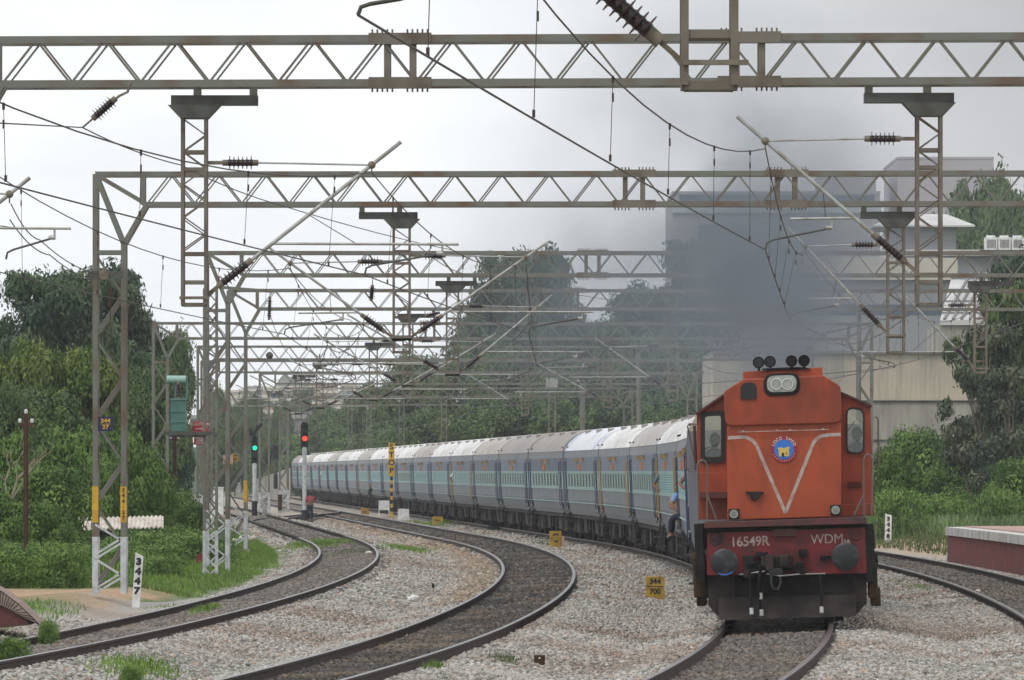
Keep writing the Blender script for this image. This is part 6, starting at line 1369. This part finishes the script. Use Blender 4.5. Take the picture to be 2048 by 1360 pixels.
# flyover before the town
t = thing('flyover', 'grey road flyover crossing low in front of the far town', 'flyover'); df = 1060; b = MB(); p, q = P(380, 838, df), P(760, 864, df); b.box(p.x, q.x, df, df + 8, q.z, p.z); b.build('deck', M['slate'], t); b = MB(); b.box(p.x, q.x, df - .2, df, p.z, p.z + .6); b.build('parapet', M['concrete'], t); b = MB()
for k in range(6): x = p.x + (q.x - p.x) * (k + .5) / 6; b.box(x - .4, x + .4, df + 1, df + 7, -.7, q.z)
b.build('pier', M['concrete'], t)
block(596, 636, 872, 940, 1000, 8, 'cream_wall', 'low cream building under the flyover'); block(-60, 12, 650, 930, 700, 15, 'block_pale', 'pale building at the left edge behind the trees', 2, 4)
# hills
def hill(px0, px1, ytop, d, label, m, seed=0):
    b = MB(); n = 60; V = []
    for j, (f, yy) in enumerate(((0, 0), (1, 60), (0, 300))):
        for i in range(n + 1):
            u = i / n; px = px0 + (px1 - px0) * u; e = (math.sin(math.pi * u) ** .7); z = (HY - ytop) * d / K * e * f * (1 + .22 * mnoise.fractal(Vector((u * 6, seed, 0)), 1, 2, 4)); V.append(((px - CX) * d / K, d + yy, -1 + (z + CH if f else 0)))
    F = [(j * (n + 1) + i, j * (n + 1) + i + 1, (j + 1) * (n + 1) + i + 1, (j + 1) * (n + 1) + i) for j in range(2) for i in range(n)]
    b.add(V, F); tag(b.build('hill', m, smooth=True), label, 'hill', kind='structure')
M['hill'] = mat('wooded_hill', (.05, .075, .04), .95, 0, (.12, .11, .08), .03, .4, .6)
hill(300, 900, 830, 1500, 'low wooded rise carrying the far town', M['hill'], 1); hill(380, 760, 745, 3200, 'distant blue hill behind the town', M['hill'], 2); hill(1300, 2600, 560, 1500, 'rise behind the factory', M['hill'], 4); hill(-800, 420, 720, 1100, 'wooded rise behind the left trees', M['hill'], 5); hill(700, 1500, 800, 1000, 'wooded rise behind the bank', M['hill'], 6)
for i, (px, yt, w_, d) in enumerate(((500, 800, 60, 1000), (560, 812, 50, 1020), (640, 815, 60, 1000), (705, 800, 70, 980), (600, 790, 50, 1250), (470, 815, 60, 900), (535, 868, 60, 760), (425, 790, 60, 860), (445, 845, 70, 700))):
    plant('round', px, yt, w_, d, ['far tree among the town houses behind the columns', 'far tree above the green signal', 'far tree right above the red signal', 'far tree at the foot of the wooded bank in the town', 'small far tree on the town hill', 'far tree left of the town houses', 'green tree under the flyover', 'far tree behind the transformer mast', 'hazy tree behind the mast foot'][i], 'trees in the far town')
# low retaining wall curving behind the train tail
t = thing('retaining_wall', 'low stained wall left of the last coach beyond the tracks', 'wall'); b = MB(); p, q = P(505, 0, 700), P(580, 0, 690); b.add([(p.x, 700, -.6), (q.x, 690, -.6), (q.x, 690, 2.8), (p.x, 700, 1.6), (p.x, 702, -.6), (q.x, 692, -.6), (q.x, 692, 2.8), (p.x, 702, 1.6)], [(0, 1, 2, 3), (4, 7, 6, 5), (0, 4, 5, 1), (3, 2, 6, 7), (1, 5, 6, 2), (0, 3, 7, 4)]); b.build('wall', M['plaster_stained'], t)
# ---------------------------------------------------------------- smoke
blobs = [(4.7, 128.5, 4.3, .8, .8), (4.75, 132, 5.1, 1.3, .62), (4.9, 138, 5.9, 1.8, .42), (5.2, 146, 6.9, 2.3, .26), (5.4, 153, 5.8, 2.6, .24), (7.3, 156, 6.0, 2.6, .12), (5.8, 162, 8.6, 3.0, .13), (7.4, 166, 8.4, 3.0, .10), (4.8, 172, 6.6, 3.2, .16), (6.4, 178, 10.6, 3.6, .075), (3.9, 192, 7.0, 3.8, .11), (8.2, 198, 8.8, 4.2, .07), (6.0, 208, 13.0, 4.8, .035), (3.2, 216, 7.8, 4.6, .06), (8.8, 226, 11.0, 4.8, .03), (1.0, 235, 8.0, 4.4, .04), (2.4, 182, 6.6, 3.4, .075), (3.6, 196, 11.5, 4.4, .045), (0.2, 212, 6.5, 3.8, .05)]
bm = bmesh.new()
for x, y, z, r, k in blobs: bmesh.ops.create_icosphere(bm, subdivisions=2, radius=r * 1.02, matrix=Matrix.Translation((x, y, z)) @ Matrix.Diagonal((1, 1.6, 1, 1)))
h = bmesh.ops.convex_hull(bm, input=bm.verts[:]); dead = set(h['geom_interior']) | set(h['geom_unused']); bmesh.ops.delete(bm, geom=[v for v in bm.verts if v in dead], context='VERTS')
keep = {f for f in h['geom'] if isinstance(f, bmesh.types.BMFace)}
bmesh.ops.delete(bm, geom=[f for f in bm.faces if f not in keep], context='FACES_ONLY') if False else None
me = bpy.data.meshes.new('smoke'); bm.to_mesh(me); bm.free()
sm_ = link('smoke', me); tag(sm_, 'dark exhaust smoke rising from the locomotive and drifting back over the train', 'smoke', kind='stuff')
m = bpy.data.materials.new('diesel_smoke'); m.use_nodes = True; t = m.node_tree; t.nodes.clear(); out = t.nodes.new('ShaderNodeOutputMaterial'); pv = t.nodes.new('ShaderNodeVolumePrincipled'); t.links.new(pv.outputs[0], out.inputs['Volume'])
pv.inputs['Color'].default_value = (.24, .272, .31, 1); pv.inputs['Anisotropy'].default_value = 0
co = t.nodes.new('ShaderNodeTexCoord'); nzz = t.nodes.new('ShaderNodeTexNoise'); nzz.inputs['Scale'].default_value = .42; nzz.inputs['Detail'].default_value = 2.5; t.links.new(co.outputs['Object'], nzz.inputs['Vector'])
wp = t.nodes.new('ShaderNodeVectorMath'); wp.operation = 'MULTIPLY_ADD'; t.links.new(nzz.outputs['Color'], wp.inputs[0]); wp.inputs[1].default_value = (3.0, 3.0, 3.0); t.links.new(co.outputs['Object'], wp.inputs[2])
acc = None
for x, y, z, r, k in blobs:
    sb = t.nodes.new('ShaderNodeVectorMath'); sb.operation = 'SUBTRACT'; t.links.new(wp.outputs[0], sb.inputs[0]); sb.inputs[1].default_value = (x + 1.5, y + 1.5, z + 1.5)
    sc_ = t.nodes.new('ShaderNodeVectorMath'); sc_.operation = 'MULTIPLY'; t.links.new(sb.outputs[0], sc_.inputs[0]); sc_.inputs[1].default_value = (.94 / r, .6 / r, .94 / r)
    ln = t.nodes.new('ShaderNodeVectorMath'); ln.operation = 'LENGTH'; t.links.new(sc_.outputs[0], ln.inputs[0])
    mr_ = t.nodes.new('ShaderNodeMapRange'); mr_.interpolation_type = 'SMOOTHERSTEP'; mr_.inputs['From Min'].default_value = 1.0; mr_.inputs['From Max'].default_value = .1; mr_.inputs['To Max'].default_value = k * (2.1 if y < 140 else (1.2 if y < 154 else .52)); t.links.new(ln.outputs['Value'], mr_.inputs['Value'])
    if acc is None: acc = mr_.outputs[0]
    else: ad = t.nodes.new('ShaderNodeMath'); t.links.new(acc, ad.inputs[0]); t.links.new(mr_.outputs[0], ad.inputs[1]); acc = ad.outputs[0]
nr = t.nodes.new('ShaderNodeMapRange'); nr.inputs['From Min'].default_value = .36; nr.inputs['From Max'].default_value = .62; nr.inputs['To Min'].default_value = .12; nr.inputs['To Max'].default_value = 1.7; t.links.new(nzz.outputs['Fac'], nr.inputs['Value'])
ml = t.nodes.new('ShaderNodeMath'); ml.operation = 'MULTIPLY'; t.links.new(acc, ml.inputs[0]); t.links.new(nr.outputs[0], ml.inputs[1]); t.links.new(ml.outputs[0], pv.inputs['Density'])
me.materials.append(m)
try: m.cycles.volume_step_rate = 1.0
except Exception: pass
# ---------------------------------------------------------------- haze
b = MB(); b.box(-1800, 1800, -60, 3700, -2, 62); hz = b.build('haze', None); hz.data.materials.clear()
m = bpy.data.materials.new('haze'); m.use_nodes = True; t = m.node_tree; t.nodes.clear(); out = t.nodes.new('ShaderNodeOutputMaterial'); pv = t.nodes.new('ShaderNodeVolumePrincipled'); t.links.new(pv.outputs[0], out.inputs['Volume'])
pv.inputs['Color'].default_value = (.86, .92, 1.0, 1); pv.inputs['Density'].default_value = .00012; hz.data.materials.append(m); tag(hz, kind='stuff')
